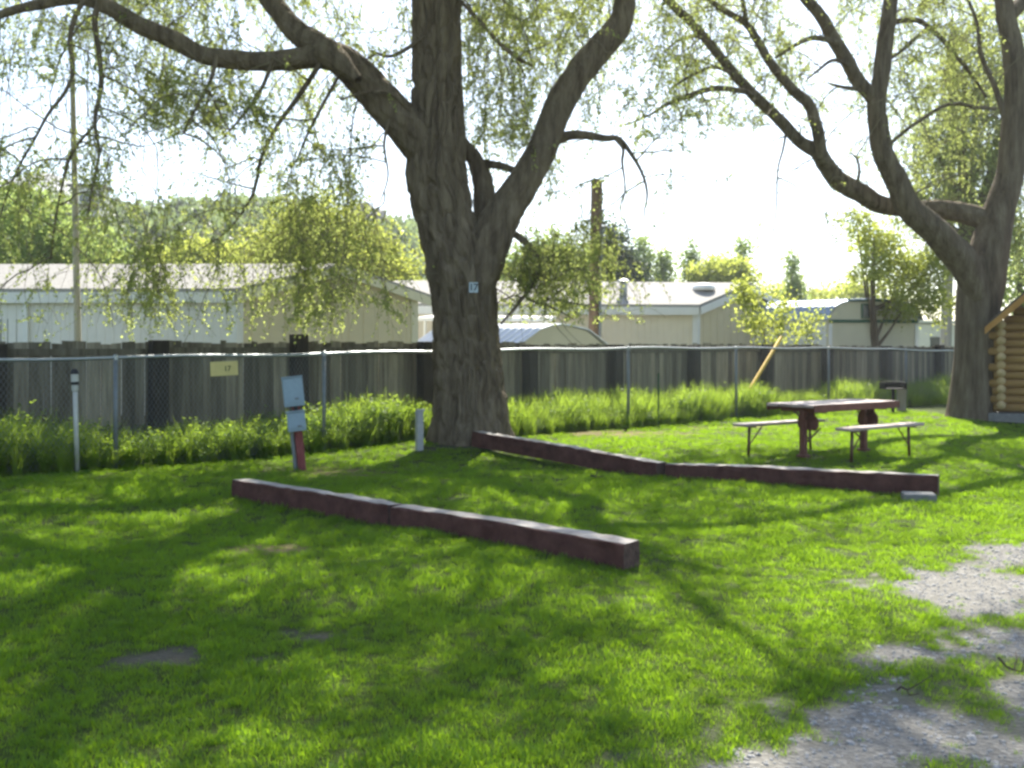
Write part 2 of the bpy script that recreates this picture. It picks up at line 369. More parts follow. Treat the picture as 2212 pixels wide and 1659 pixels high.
def blade_tuft(name, nb, rad, hmin, hmax, wd, lean, mtl, seed, seg=3, leafy=0):
    r = np.random.default_rng(seed); V = []; Fq = []
    for k in range(nb):
        a = r.uniform(0, 2 * np.pi); q = rad * math.sqrt(r.uniform()); bx, by = q * math.cos(a), q * math.sin(a)
        h = r.uniform(hmin, hmax); d = r.uniform(0, 2 * np.pi); ln = lean * r.uniform(.2, 1) * h; wv = wd * r.uniform(.7, 1.2)
        sx, sy = -math.sin(d + r.uniform(-.6, .6)), math.cos(d + r.uniform(-.6, .6))
        b0 = len(V)
        for s in range(seg + 1):
            u = s / seg; x = bx + math.cos(d) * ln * u * u; y = by + math.sin(d) * ln * u * u; z = h * (u - .22 * u * u * (ln / h)) - .004
            ww = wv * (1 - u ** 1.6) * .5 + .0004
            V += [(x - sx * ww, y - sy * ww, z), (x + sx * ww, y + sy * ww, z)]
        for s in range(seg): Fq.append((b0 + 2 * s, b0 + 2 * s + 1, b0 + 2 * s + 3, b0 + 2 * s + 2))
        for j in range(leafy):
            u = r.uniform(.3, 1); p = np.array([bx + math.cos(d) * ln * u * u, by + math.sin(d) * ln * u * u, h * u * .95]); a2 = r.uniform(0, 6.28); s_ = r.uniform(.03, .075)
            t_ = np.array([math.cos(a2), math.sin(a2), r.uniform(-.3, .6)]) * s_; n_ = np.array([-math.sin(a2), math.cos(a2), r.uniform(-.4, .4)]) * s_ * .33
            b0 = len(V); V += [tuple(p), tuple(p + t_ * .5 + n_), tuple(p + t_), tuple(p + t_ * .5 - n_)]; Fq.append((b0, b0 + 1, b0 + 2, b0 + 3))
    me = bpy.data.meshes.new(name); me.from_pydata([tuple(map(float, p)) for p in V], [], Fq); me.materials.append(mtl)
    return bpy.data.objects.new(name, me)
def cand(y0, y1, dens, margin=1.25, xmax=14):
    A = 0; half = min(xmax, .515 * y1 * margin + .8); n = int(2 * half * (y1 - y0) * dens)
    x = rng.uniform(-half, half, n); y = rng.uniform(y0, y1, n); k = np.abs(x) < .515 * y * margin + .8
    return x[k], y[k]
CH = lambda x: 18.0 + .885 * np.asarray(x, float)            # the chain-link line in plan
WD = lambda x: 19.75 + .885 * np.asarray(x, float)           # the wooden fence line in plan
gx, gy, gs = [], [], []
for y0, y1, dn, s in ((2.4, 6, 520, .78), (6, 9, 330, .88), (9, 13, 180, 1.1), (13, 18, 100, 1.3), (18, 31, 46, 1.65)):
    x, y = cand(y0, y1, dn); gx.append(x); gy.append(y); gs.append(np.full(len(x), s))
gx, gy, gs = map(np.concatenate, (gx, gy, gs))
B_ = bare(gx, gy); keep = (rng.uniform(0, 1, len(gx)) > B_ * .94) & (gy < CH(gx) + .3)
keep &= ~((gx > 10.0) & (gy > 20.6))
gx, gy, gs, B_ = gx[keep], gy[keep], gs[keep], B_[keep]
dn = dry(gx, gy); k = rng.uniform(0, 1, len(gx)) > dn * .6; gx, gy, gs, B_, dn = gx[k], gy[k], gs[k], B_[k], dn[k]
P = np.stack([gx, gy, ground_z(gx, gy) - .004], -1); n = len(P)
lum = .78 + .42 * n2(gx, gy, .55, 41) * (.55 + .9 * n2(gx, gy, .16, 44))
scl = gs * lum * rng.uniform(.75, 1.2, n) * (1 - .45 * B_) * (1 - .4 * dn) * np.where(gy > 12, .85, 1)
rot = np.stack([rng.normal(0, .12, n), rng.normal(0, .12, n), rng.uniform(0, 6.28, n)], -1)
src = [blade_tuft('grass_tuft', 28, .07, .024, .062, .0040, .9, M['grass'], 100 + i) for i in range(5)]
tag(scatter('lawn_grass', P, rot, scl, rng.integers(0, 5, n), src), kind='stuff')
print('lawn tufts', n)
# tall weeds in the strip between the two fences
L_ = rng.uniform(-10.5, 14.5, 5200); off = rng.uniform(-.22, 1.35, 5200)
wy = CH(L_) + off * 1.0; wx = L_ - off * .05
dens = .35 + .9 * n2(wx, wy, .9, 51); k = rng.uniform(0, 1, len(wx)) < dens; wx, wy, off = wx[k], wy[k], off[k]
hh = (.62 + .62 * n2(wx, wy, 1.1, 53)) * np.where(off < .1, .62, 1.0) * rng.uniform(.8, 1.15, len(wx))
hh *= np.where((wx > -5.6) & (wx < -3.2) & (off > .2), .82, 1)
P = np.stack([wx, wy, ground_z(wx, wy) - .01], -1); n = len(P)
src = [blade_tuft('weed_grass', 30, .09, .38, .78, .012, .55, M['weed'], 200 + i, seg=4) for i in range(3)] + [blade_tuft('weed_leafy', 14, .10, .35, .72, .006, .5, M['weed'], 220 + i, seg=3, leafy=12) for i in range(3)]
idx = np.where((rng.uniform(0, 1, n) < np.where(wx < -1, .62, .2)), rng.integers(3, 6, n), rng.integers(0, 3, n))
tag(scatter('tall_grass', P, np.stack([rng.normal(0, .1, n), rng.normal(0, .1, n), rng.uniform(0, 6.28, n)], -1), hh, idx, src), kind='stuff')
# pebbles
x, y = rng.uniform(.2, 6, 26000), rng.uniform(2.4, 9.0, 26000); k = (bare(x, y) > .6) & (poly_dist(x, y, GRAV) > -.2); x, y = x[k], y[k]; n = len(x)
def pebble(i):
    r = np.random.default_rng(300 + i); import bmesh; bm = bmesh.new(); bmesh.ops.create_icosphere(bm, subdivisions=1, radius=1)
    for v_ in bm.verts: v_.co = Vector((v_.co.x * 1.0, v_.co.y * .8, v_.co.z * .5)) * r.uniform(.8, 1.15)
    me = bpy.data.meshes.new('pebble'); bm.to_mesh(me); bm.free(); me.materials.append(M['stone']); return bpy.data.objects.new('pebble', me)
tag(scatter('gravel', np.stack([x, y, ground_z(x, y) + .001], -1), np.stack([rng.normal(0, .3, n), rng.normal(0, .3, n), rng.uniform(0, 6.28, n)], -1), rng.gamma(3, .0022, n) + .003, rng.integers(0, 3, n), [pebble(i) for i in range(3)]), kind='stuff')

# ------------------------------------------------------------------ far hills
def hillside(name, xs_px, ys_px, Y0, Y1, mt, rough_):
    xp = np.linspace(xs_px[0], xs_px[-1], 160); top = np.interp(xp, xs_px, ys_px)
    rows = np.linspace(0, 1, 26); V = []
    X = (xp - CX) / F * Y1; H = EYE + (HZ - top) / F * Y1
    for u in rows:
        yv = Y0 + (Y1 - Y0) * u; s = u * u * (3 - 2 * u)
        z = H * s + (n2(X, np.full_like(X, yv), rough_ * 8, 61) - .5) * rough_ * s
        V.append(np.stack([X, np.full_like(X, yv), z - .3 * (1 - u)], -1))
    for u in (.3, 1.0): V.append(np.stack([X, np.full_like(X, Y1 + (Y1 - Y0) * u), H * (1 - u) - .3], -1))
    V = np.array(V); r_, c_ = V.shape[:2]; i = (np.arange(r_ - 1)[:, None] * c_ + np.arange(c_ - 1)[None]).ravel()
    return tag(np_mesh(name, V.reshape(-1, 3), np.stack([i, i + 1, i + c_ + 1, i + c_], -1), mt, smooth=True), kind='structure'), V
HILLX = [-700, 0, 120, 240, 340, 420, 520, 640, 780, 900, 1050, 1200]; HILLY = [440, 425, 440, 447, 462, 470, 468, 475, 500, 530, 590, 680]
_, HV = hillside('hill', HILLX, HILLY, 75, 130, M['hill'], 2.0)
hillside('mountain', [-1400, -500, -150, 30, 110, 150, 190, 240, 300, 420], [330, 340, 352, 372, 356, 372, 420, 470, 560, 700], 330, 460, M['rock'], 14)

def rock(name, label, c, size, seed):
    import bmesh; bm = bmesh.new(); bmesh.ops.create_icosphere(bm, subdivisions=4, radius=1); V = np.array([v_.co[:] for v_ in bm.verts]); Fq = np.array([[v_.index for v_ in f.verts] for f in bm.faces]); bm.free()
    k = .7 + .6 * vnoise(V * 2.2, seed) + .25 * (vnoise(V * 6, seed + 1) - .5); k = np.round(k * 7) / 7 * .6 + k * .4
    tag(np_mesh(name, V * k[:, None] * np.array(size) + c, Fq, M['rock_tan'], None, tuple(c)), label, 'rock', 'rock outcrops on the crest of the hill')
M['rock_tan'] = mat('tan sandstone', (.26, .235, .19), .95, color2=(.40, .36, .30), scale=.6, bump=.5, bscale=1.5)
rock('rock_outcrop', 'long low pale rock outcrop on the hill crest above the white sided home', at(472, 462, 126), (3.2, 2, 1.5), 71)
rock('rock_outcrop', 'pale rock outcrop on the hill crest close to the trunk of the forked elm', at(792, 478, 126), (2.4, 2, 2.2), 75)
# leaf clumps -------------------------------------------------
def leaf_quads(P, D, size, r_, fold=.25, slim=.42):
    """rhombic leaves at P (n,3) pointing along D"""
    n = len(P); D = D / (np.linalg.norm(D, axis=1)[:, None] + 1e-9)
    S = np.cross(D, r_.normal(size=(n, 3))); S /= np.linalg.norm(S, axis=1)[:, None] + 1e-9
    Nn = np.cross(D, S); s = np.broadcast_to(size, (n,))[:, None]
    V = np.stack([P, P + D * s * .5 + S * s * slim + Nn * s * fold * .3, P + D * s, P + D * s * .5 - S * s * slim + Nn * s * fold * .3], 1)
    return V.reshape(-1, 3), (np.arange(n)[:, None] * 4 + np.arange(4)[None]), np.repeat(r_.uniform(0, 1, n), 4)
def lump_points(lumps, n, r_, shell=.5):
    L_ = np.array(lumps, float); wv = (L_[:, 3] * L_[:, 4] * L_[:, 5]) ** .75; k = r_.choice(len(L_), n, p=wv / wv.sum())
    d = r_.normal(size=(n, 3)); d /= np.linalg.norm(d, axis=1)[:, None]; rad = r_.uniform(0, 1, n) ** shell
    return L_[k, :3] + d * rad[:, None] * L_[k, 3:], d
# scrub over the hillside: one mass nobody could count
r_ = np.random.default_rng(5); pts = []
for q in range(620):
    i = int(r_.integers(4, 26)); j = int(r_.integers(45, 160)); p = HV[i, j] + np.array([r_.normal(0, 1.2), r_.normal(0, 1), 0]); s = r_.uniform(.9, 2.6)
    m_ = 60; d = r_.normal(size=(m_, 3)); d /= np.linalg.norm(d, axis=1)[:, None]; d[:, 2] = np.abs(d[:, 2])
    pts.append(p + d * s * np.array([1, 1, .85]) * r_.uniform(.5, 1, m_)[:, None] ** .4)
pts = np.concatenate(pts); V, Fq, T_ = leaf_quads(pts, r_.normal(size=pts.shape), r_.uniform(.5, 1.0, len(pts)), r_)
T_ = np.clip(.25 * T_ + np.repeat(np.repeat(r_.uniform(0, .8, 620), 60), 4), 0, 1)
tag(np_mesh('hillside_scrub', V, Fq, M['leaf_scrub'], attrs={'tint': T_}), kind='stuff')

# ------------------------------------------------------------------ trees
def bark_tube(pts, rad, sides, n, amp, seed, flare=0):
    path = spline(pts, n); r = np.interp(np.linspace(0, len(rad) - 1, n), np.arange(len(rad)), rad)
    # smooth the radii a little
    if n > 8: r = np.convolve(np.pad(r, 4, 'edge'), np.ones(9) / 9, 'valid')
    s = np.concatenate([[0], np.cumsum(np.linalg.norm(np.diff(path, axis=0), axis=1))]); th = np.linspace(0, 2 * np.pi, sides, endpoint=False)
    S, TH = np.meshgrid(s, th, indexing='ij'); RR = r[:, None]
    cx, cy = np.cos(TH), np.sin(TH); a = RR / .075
    wv = (vnoise(np.stack([cx * 3, cy * 3, S * 2.2], -1), seed) - .5) * 1.6
    q = np.stack([cx * a + wv, cy * a - wv, S / .42], -1); n1 = vnoise(q, seed + 1); ridg = np.minimum(1, np.abs(2 * n1 - 1) * 2.6) ** .8
    n2_ = vnoise(np.stack([cx * a * 2.4, cy * a * 2.4, S / .12], -1), seed + 2)
    d = amp * np.minimum(1, RR / .35) * (ridg * 1.2 - .8 + (n2_ - .5) * .55)
    d += RR * .16 * (vnoise(np.stack([cx * 1.3, cy * 1.3, S * .7], -1), seed + 3) - .5)
    if flare:
        fl = np.exp(-S / .36); d += fl * flare * (.35 + .65 * (np.cos(TH * 6 + 1.3 * np.sin(S * 3 + seed)) * .5 + .5) * (.6 + .8 * vnoise(np.stack([cx * 2, cy * 2, S * 0], -1), seed + 4)))
    return tube_geo(path, r, sides, d), path, r
def traced(pts, Y):
    """(x, y, width) in picture px with a distance per point -> world points and radii"""
    Ys = np.interp(np.linspace(0, 1, len(pts)), np.linspace(0, 1, len(Y)), Y) if isinstance(Y, (list, tuple)) else np.full(len(pts), Y)
    return [at(p[0], p[1], q) for p, q in zip(pts, Ys)], [p[2] / 2 / F * q for p, q in zip(pts, Ys)]
class Wood:
    def __init__(s, seed): s.V = []; s.F = []; s.nv = 0; s.hosts = []; s.axes = []; s.seed = seed
    def put(s, V, Fq): s.V.append(V); s.F.append(Fq + s.nv); s.nv += len(V)
    def limb(s, pts, rad, sides=28, n=90, amp=.022, host=1.0, flare=0, skip=0.0):
        s.seed += 7; (V, Fq), path, r = bark_tube(pts, rad, sides, n, amp, s.seed, flare); s.put(V, Fq); s.axes.append((path, r))
        if host: s.hosts.append((path[int(skip * n):], r[int(skip * n):], host))
        return path
def limb_mask(wood, r_, keep=.06, pad=5):
    """prune twigs that hang straight in front of the big limbs"""
    pts = [(CX + p[:, 0] / p[:, 1] * F, HZ - (p[:, 2] - EYE) / p[:, 1] * F, r / p[:, 1] * F, p[:, 1]) for p, r in wood.axes if r.max() > .07]
    X, Yp, Rr, D = [np.concatenate([q[i][::2] for q in pts]) for i in range(4)]
    k = (Yp > -60) & (Yp < 900); X, Yp, Rr, D = X[k], Yp[k], Rr[k], D[k]
    def f(P3):
        hit = np.zeros(len(P3), bool)
        for j in range(0, P3.shape[1], 2):
            q = P3[:, j]; x = CX + q[:, 0] / q[:, 1] * F; y = HZ - (q[:, 2] - EYE) / q[:, 1] * F
            for a in range(0, len(P3), 4000):
                s_ = slice(a, a + 4000); d = np.hypot(x[s_, None] - X, y[s_, None] - Yp)
                hit[s_] |= ((d < Rr + pad) & (q[s_, 1:2] < D + .1)).any(1)
        return hit & (r_.uniform(0, 1, len(P3)) > keep)
    return f
def grow(st, dr, ln, K, droop, jit, r_):
    N = len(st); P = np.zeros((N, K, 3)); P[:, 0] = st; d = dr / (np.linalg.norm(dr, axis=1)[:, None] + 1e-9); step = (ln / (K - 1))[:, None]
    bias = r_.normal(size=(N, 3)) * jit * .35
    for k in range(1, K):
        d = d + bias * step + r_.normal(size=(N, 3)) * jit * np.sqrt(step) * .6; d[:, 2] -= droop * step[:, 0]
        d /= np.linalg.norm(d, axis=1)[:, None]; P[:, k] = P[:, k - 1] + d * step
    return P
def sample_host(hosts, per_m, r_, rmax=.34):
    st, tg, rr = [], [], []
    for path, r, hw in hosts:
        seg = np.linalg.norm(np.diff(path, axis=0), axis=1); s = np.concatenate([[0], np.cumsum(seg)]); m_ = r_.poisson(s[-1] * per_m * hw)
        if m_ < 1: continue
        u = np.sort(r_.uniform(0, s[-1], m_)); p = np.stack([np.interp(u, s, path[:, i]) for i in range(3)], -1); q = np.interp(u, s, r)
        g = np.gradient(path, axis=0); g = np.stack([np.interp(u, s, g[:, i]) for i in range(3)], -1); g /= np.linalg.norm(g, axis=1)[:, None]
        k = q < rmax; st.append(p[k]); tg.append(g[k]); rr.append(q[k])
    return np.concatenate(st), np.concatenate(tg), np.concatenate(rr)
def along(P, per, r_, lo=.15):
    """random points and tangents along strands P (N,K,3), per each"""
    N, K, _ = P.shape; i = np.repeat(np.arange(N), per); u = r_.uniform(lo, 1, len(i)) * (K - 1); k = np.minimum(u.astype(int), K - 2); f = (u - k)[:, None]
    return P[i, k] * (1 - f) + P[i, k + 1] * f, P[i, k + 1] - P[i, k], i

def finish_tree(root, wood, bark, leafm, branch_per_m, r_, extra=None, L2=(1.2, 3.2), strands=11, L3=(.35, 1.5), leaves=26, size=(.035, .06), clear=None, droop=(.35, 1.3), keep=None, up=.45):
    np_mesh('trunk', np.concatenate(wood.V), np.concatenate(wood.F), bark, root, smooth=True)
    st, tg, rr = sample_host(wood.hosts, branch_per_m, r_)
    side = r_.normal(size=st.shape); side -= tg * (side * tg).sum(1)[:, None]; side /= np.linalg.norm(side, axis=1)[:, None]
    d = side + tg * r_.uniform(-.1, .8, (len(st), 1)); d[:, 2] += up
    P2 = grow(st, d, r_.uniform(*L2, len(st)), 14, droop[0], .55, r_)
    if extra is not None: ne = len(P2); P2 = np.concatenate([P2, extra])
    else: ne = len(P2)
    if clear is not None:
        bad = limb_mask(wood, r_, .15)(P2); bad[:ne] = False; P2 = P2[~bad]
    if keep is not None: P2 = P2[keep(P2)]
    V2, F2 = many_tubes(P2, np.linspace(.014, .004, 14)[None] * (r_.uniform(.5, 1.25, (len(P2), 1)) * np.where(np.arange(len(P2)) < ne, 1, .45)[:, None]), 5)
    s3, t3, _ = along(P2, strands, r_); d = t3 / (np.linalg.norm(t3, axis=1)[:, None] + 1e-9) + r_.normal(size=s3.shape) * .75
    P3 = grow(s3, d, r_.uniform(*L3, len(s3)) * r_.uniform(.5, 1.1, len(s3)), 9, droop[1], .7, r_)
    if clear is not None: P3 = P3[~clear(P3)]; P3 = P3[~limb_mask(wood, r_)(P3)]
    V3, F3 = many_tubes(P3, np.linspace(.0050, .0020, 9)[None] * np.ones((len(P3), 1)), 3)
    np_mesh('branches', np.concatenate([V2, V3]), np.concatenate([F2, F3 + len(V2)]), M['twig'], root, smooth=True)
    # leaves sit in small sprays along the strands; some strands are nearly bare
    full = r_.uniform(0, 1, len(P3)) ** .8; m_ = r_.poisson(leaves * full); i = np.repeat(np.arange(len(P3)), m_)
    u = r_.uniform(.1, 1, len(i)) * 8; k = np.minimum(u.astype(int), 7); f = (u - k)[:, None]
    p = P3[i, k] * (1 - f) + P3[i, k + 1] * f + r_.normal(size=(len(i), 3)) * .022
    dd = (P3[i, k + 1] - P3[i, k]); dd /= np.linalg.norm(dd, axis=1)[:, None] + 1e-9; dd = dd * .5 + r_.normal(size=dd.shape) * .6; dd[:, 2] -= .3
    V, Fq, T_ = leaf_quads(p, dd, r_.uniform(*size, len(p)), r_)
    T_ = np.clip(.45 * T_ + .55 * np.repeat(r_.uniform(0, 1, len(P3))[i], 4), 0, 1)
    np_mesh('crown', V, Fq, leafm, root, attrs={'tint': T_})
    print(root.name, 'branches', len(P2), 'strands', len(P3), 'leaves', len(p))

# --- the big elm in the middle -------------------------------------------------
r1 = np.random.default_rng(21); Y1 = 16.25
T1 = thing('elm_tree', (-.7, Y1, 0), 'massive forked elm with deeply furrowed bark and a small number plate nailed to its trunk', 'tree')
W1 = Wood(1)
p, r = traced([(1015, 985, 172), (1015, 950, 162), (1015, 850, 148), (1008, 760, 140), (1000, 640, 134), (984, 560, 140), (962, 470, 124), (944, 380, 128), (944, 300, 118), (943, 200, 106), (943, 100, 103), (943, 0, 104), (946, -120, 96), (950, -300, 80), (940, -420, 66)], Y1)
W1.limb(p, r, 220, 640, .062, host=0, flare=.30)
def L1(pts, Y, host=1.0, sides=60, n=200, skip=.0, amp=.036):
    p, r = traced(pts, Y); return W1.limb(p, r, sides, n, amp, host, skip=skip)
L1([(945, 400, 60), (915, 320, 92), (880, 275, 88), (838, 232, 82), (780, 168, 76), (735, 130, 66), (690, 122, 50), (640, 128, 44), (540, 131, 40), (440, 118, 39), (380, 88, 38), (300, 54, 37), (240, 18, 34), (170, -5, 30), (90, 8, 24), (0, 32, 17), (-90, 75, 12), (-160, 150, 7)], [16.2, 16.0, 15.6, 15.2, 14.8, 14.5], .9, skip=.3)
L1([(775, 172, 16), (722, 124, 58), (680, 95, 56), (640, 68, 50), (600, 20, 44), (572, -20, 41), (545, -90, 38), (500, -190, 32), (430, -300, 24), (380, -380, 15)], [15.25, 16.4, 17.2], 1.0, skip=.25)
L1([(1012, 680, 70), (1030, 600, 98), (1050, 540, 92), (1085, 465, 78), (1128, 400, 70), (1170, 325, 65), (1198, 250, 61), (1236, 180, 58), (1290, 110, 58), (1333, 60, 54), (1350, 0, 46), (1352, -80, 40), (1372, -200, 34), (1430, -330, 24), (1500, -420, 14)], [16.2, 16.2, 16.6, 17.2], .8, skip=.5)
L1([(1040, 540, 40), (1046, 470, 48), (1044, 400, 46), (1030, 352, 36), (1002, 312, 28), (972, 270, 18)], [16.5, 16.8, 16.5], 0, 28, 60)
L1([(1040, 352, 18), (1078, 358, 18), (1110, 368, 15), (1150, 378, 14)], [16.8, 16.6], 0, 14, 30)
L1([(1195, 305, 22), (1232, 292, 22), (1268, 292, 18), (1305, 298, 15), (1336, 300, 12), (1362, 330, 10), (1388, 376, 7), (1398, 420, 5), (1392, 462, 3), (1402, 505, 2)], [16.6, 16.4], .9, 14, 50, .3)
L1([(1330, 300, 9), (1346, 322, 8), (1344, 350, 6), (1350, 400, 4), (1346, 440, 2)], [16.4, 16.4], .9, 8, 20)
L1([(1100, 500, 16), (1128, 518, 15), (1165, 560, 13), (1160, 600, 10), (1120, 655, 8), (1082, 700, 5)], [16.4, 16.0], 1.0, 12, 50, .3)
L1([(1160, 585, 8), (1135, 632, 7), (1150, 650, 6), (1200, 668, 5), (1240, 690, 3)], [16.1, 15.9], 1.0, 8, 30)
# drooping side branches off the long limb
for pts, Y in (([(185, -2, 12), (165, 30, 11), (150, 90, 10), (158, 150, 9), (140, 200, 8), (105, 245, 7), (75, 300, 6), (40, 362, 5), (12, 430, 4), (0, 470, 3)], [14.5, 14.2]),
               ([(215, 0, 13), (205, 50, 12), (215, 120, 11), (218, 190, 10), (205, 262, 9), (214, 330, 6), (200, 400, 5), (190, 470, 4)], [14.6, 14.6]),
               ([(78, 296, 5), (40, 306, 4), (0, 322, 3), (-40, 335, 2)], [14.2, 14]), ([(204, 270, 6), (170, 310, 6), (148, 350, 6), (130, 420, 5), (118, 490, 4), (110, 560, 3)], [14.6, 14.9]),
               ([(470, 120, 9), (452, 180, 8), (420, 240, 6), (395, 290, 4)], [14.9, 14.7]), ([(700, 125, 12), (640, 215, 11), (600, 270, 9), (565, 340, 8), (552, 400, 7), (535, 440, 6), (490, 500, 4), (430, 540, 3)], [15.6, 15.2]),
               ([(592, 130, 9), (560, 200, 8), (520, 255, 6), (480, 300, 4)], [15.2, 15.0]), ([(745, 140, 8), (690, 240, 7), (660, 300, 5), (640, 350, 4)], [15.6, 15.6]), ([(846, 238, 7), (830, 310, 6), (838, 380, 4), (820, 440, 3)], [15.8, 15.8]),
               ([(905, 262, 10), (850, 205, 8), (790, 200, 6), (735, 215, 4)], [15.9, 15.3]), ([(925, 75, 9), (850, 120, 8), (800, 110, 6)], [16, 15.6]),
               ([(970, -25, 9), (1040, 50, 9), (1080, 95, 8), (1125, 130, 10), (1150, 142, 4)], [16.0, 15.6])):
    L1(pts, Y, 1.3 if Y[0] < 15.7 else .8, 10, 40, 0, .008)
# the crown above the frame, spreading towards and away from the camera
def free(pts, rad, host=1.0): W1.limb([np.array(q, float) for q in pts], rad, 16, 50, .015, host, skip=.15)
free([(-1.2, 16.2, 9.2), (-1.6, 14.6, 10.2), (-2.6, 12.6, 11.0), (-3.8, 10.8, 11.0), (-4.8, 9.2, 10.4)], [.2, .17, .13, .08, .04], 1.5)
free([(-1.2, 16.2, 9.4), (-.4, 14.4, 10.6), (.3, 12.4, 11.4), (1.0, 10.4, 11.0), (1.2, 9.0, 10.2)], [.2, .16, .12, .08, .04], .8)
free([(-1.2, 16.3, 8.6), (-2.6, 16.0, 10.2), (-4.6, 15.2, 11.6), (-6.6, 14.0, 12.0), (-8.6, 12.8, 11.2)], [.22, .18, .13, .08, .04], 1.5)
free([(-1.2, 16.3, 9.6), (-1.4, 17.6, 11.2), (-1.0, 19.4, 12.2), (-.6, 21.2, 12.0)], [.2, .15, .1, .05], 1.0)
free([(-1.2, 16.3, 10.0), (-2.8, 18.2, 10.6), (-4.6, 20.0, 10.4), (-6.4, 21.2, 9.2)], [.16, .12, .08, .04], 1.2)
free([(2.2, 17.3, 9.0), (2.8, 15.4, 10.2), (3.4, 13.6, 10.6), (3.8, 12.0, 10.0)], [.05, .04, .03, .02], .8)
free([(2.2, 17.4, 9.4), (3.4, 18.4, 10.4), (4.6, 19.2, 10.4), (5.6, 19.6, 9.4)], [.13, .1, .07, .03], .9)
free([(-4.1, 16.6, 7.6), (-4.6, 14.2, 8.6), (-5.6, 11.6, 8.6), (-6.8, 10.4, 8.4)], [.12, .1, .07, .03], 1.3)
# long curtains of twigs hanging low over the fence
hang = []
for x0, x1, y0, y1, yb0, yb1, Y0, Y1_, n_ in ((0, 250, -10, 160, 430, 620, 13.8, 15.2, 15), (0, 420, 30, 200, 600, 735, 14, 15.2, 9), (240, 520, 60, 180, 250, 330, 14.2, 15.6, 22), (520, 900, 150, 330, 520, 705, 14.8, 16.2, 30), (530, 820, 420, 520, 600, 710, 14.8, 16.2, 16), (1080, 1320, 400, 560, 540, 705, 15.6, 17.2, 36), (1000, 1250, 60, 260, 230, 420, 16, 18, 18), (1380, 1480, 150, 300, 280, 420, 16, 17.5, 10), (-60, 1480, -190, -60, 60, 300, 14, 20, 105), (900, 1420, -190, -20, 120, 330, 16, 20, 44), (250, 900, -60, 120, 200, 380, 15, 18, 30),
                                       (300, 480, 430, 520, 600, 725, 14.2, 15.2, 9)):
    for _ in range(n_):
        Y = r1.uniform(Y0, Y1_); a = at(r1.uniform(x0, x1), r1.uniform(y0, y1), Y); zb = at(0, r1.uniform(yb0, yb1), Y)[2]; ln = max(.5, a[2] - zb)
        hang.append(grow(a[None], np.array([[r1.normal(0, .35), r1.normal(0, .35), -.9]]), np.array([ln * 1.04]), 14, .5, .28, r1)[0])
for _ in range(92):     # clumps high in the crown, above the frame: they shade the lawn
    Y = r1.uniform(12.2, 22.0); c_ = np.array([r1.uniform(-9.5, 4.6), Y, r1.uniform(8.9, 12.2)])
    if c_[0] > 1 and r1.uniform() < .35: continue
    for _k in range(int(r1.integers(7, 13))):
        d_ = np.array([r1.normal(), r1.normal(), r1.normal(.2, .4)]); hang.append(grow((c_ + r1.normal(0, .28, 3))[None], d_[None], np.array([r1.uniform(.8, 1.7)]), 14, .5, .5, r1)[0])
hang = np.array(hang)
def win1(P3):    # sky windows the photograph keeps open
    t_ = P3[:, -1]; x = CX + t_[:, 0] / t_[:, 1] * F; y = HZ - (t_[:, 2] - EYE) / t_[:, 1] * F
    a = (((x > 235) & (x < 545) & (y > 300) & (y < 470)) | ((x < 230) & (y > 190) & (y < 370))) & (r1.uniform(0, 1, len(x)) < .84)
    b_ = (x > 1330) & (x < 1760) & (y > 300) & (y < 640) & (r1.uniform(0, 1, len(x)) < .82)
    c_ = (x > 790) & (x < 905) & (y > 380) & (y < 520) & (r1.uniform(0, 1, len(x)) < .9)
    d_ = (y > 745) | ((y > 705) & (x > 1060))
    return a | b_ | c_ | d_
finish_tree(T1, W1, M['bark'], M['leaf'], 2.2, r1, extra=hang, strands=16, leaves=36, size=(.028, .056), clear=win1)

# --- the second elm by the cabin --------------------------------------------------
r2 = np.random.default_rng(33); Y2 = 21.9
T2 = thing('elm_tree', (10.1, Y2, 0), 'spreading elm with many low curving limbs growing beside the log cabin', 'tree')
W2 = Wood(60)
def L2_(pts, Y, host=1.0, sides=32, n=110, skip=0., amp=.024, flare=0):
    p, r = traced(pts, [q - 1.3 for q in Y] if isinstance(Y, list) else Y); return W2.limb(p, r, sides, n, amp, host, flare, skip)
L2_([(2098, 912, 104), (2100, 880, 96), (2105, 780, 84), (2110, 690, 84), (2122, 600, 92), (2140, 530, 80), (2160, 450, 64), (2180, 380, 58), (2188, 300, 54), (2196, 200, 48), (2188, 110, 44), (2172, 30, 38), (2160, -80, 32), (2150, -220, 22)], Y2, 0, 130, 380, .05, 0)
W2.hosts.append((spline(traced([(2188, 300, 0), (2196, 200, 0), (2188, 110, 0), (2172, 30, 0), (2150, -220, 0)], Y2)[0], 60), np.linspace(.28, .12, 60), 1.0))
L2_([(2118, 640, 50), (2085, 572, 66), (2050, 532, 62), (2005, 485, 58), (1965, 450, 54), (1937, 390, 48), (1908, 332, 45), (1896, 262, 41), (1893, 215, 38), (1902, 170, 36), (1912, 90, 34), (1922, 20, 32), (1926, -60, 28), (1915, -180, 22), (1890, -290, 12)], [23, 22.4, 22.2, 22.6], 1.0, skip=.2)
L2_([(1897, 240, 26), (1880, 205, 31), (1851, 172, 30), (1830, 132, 30), (1802, 87, 28), (1774, 36, 26), (1742, -2, 24), (1700, -60, 20), (1640, -130, 14), (1580, -180, 8)], [22.3, 22, 21.6], 1.0, 22, 80)
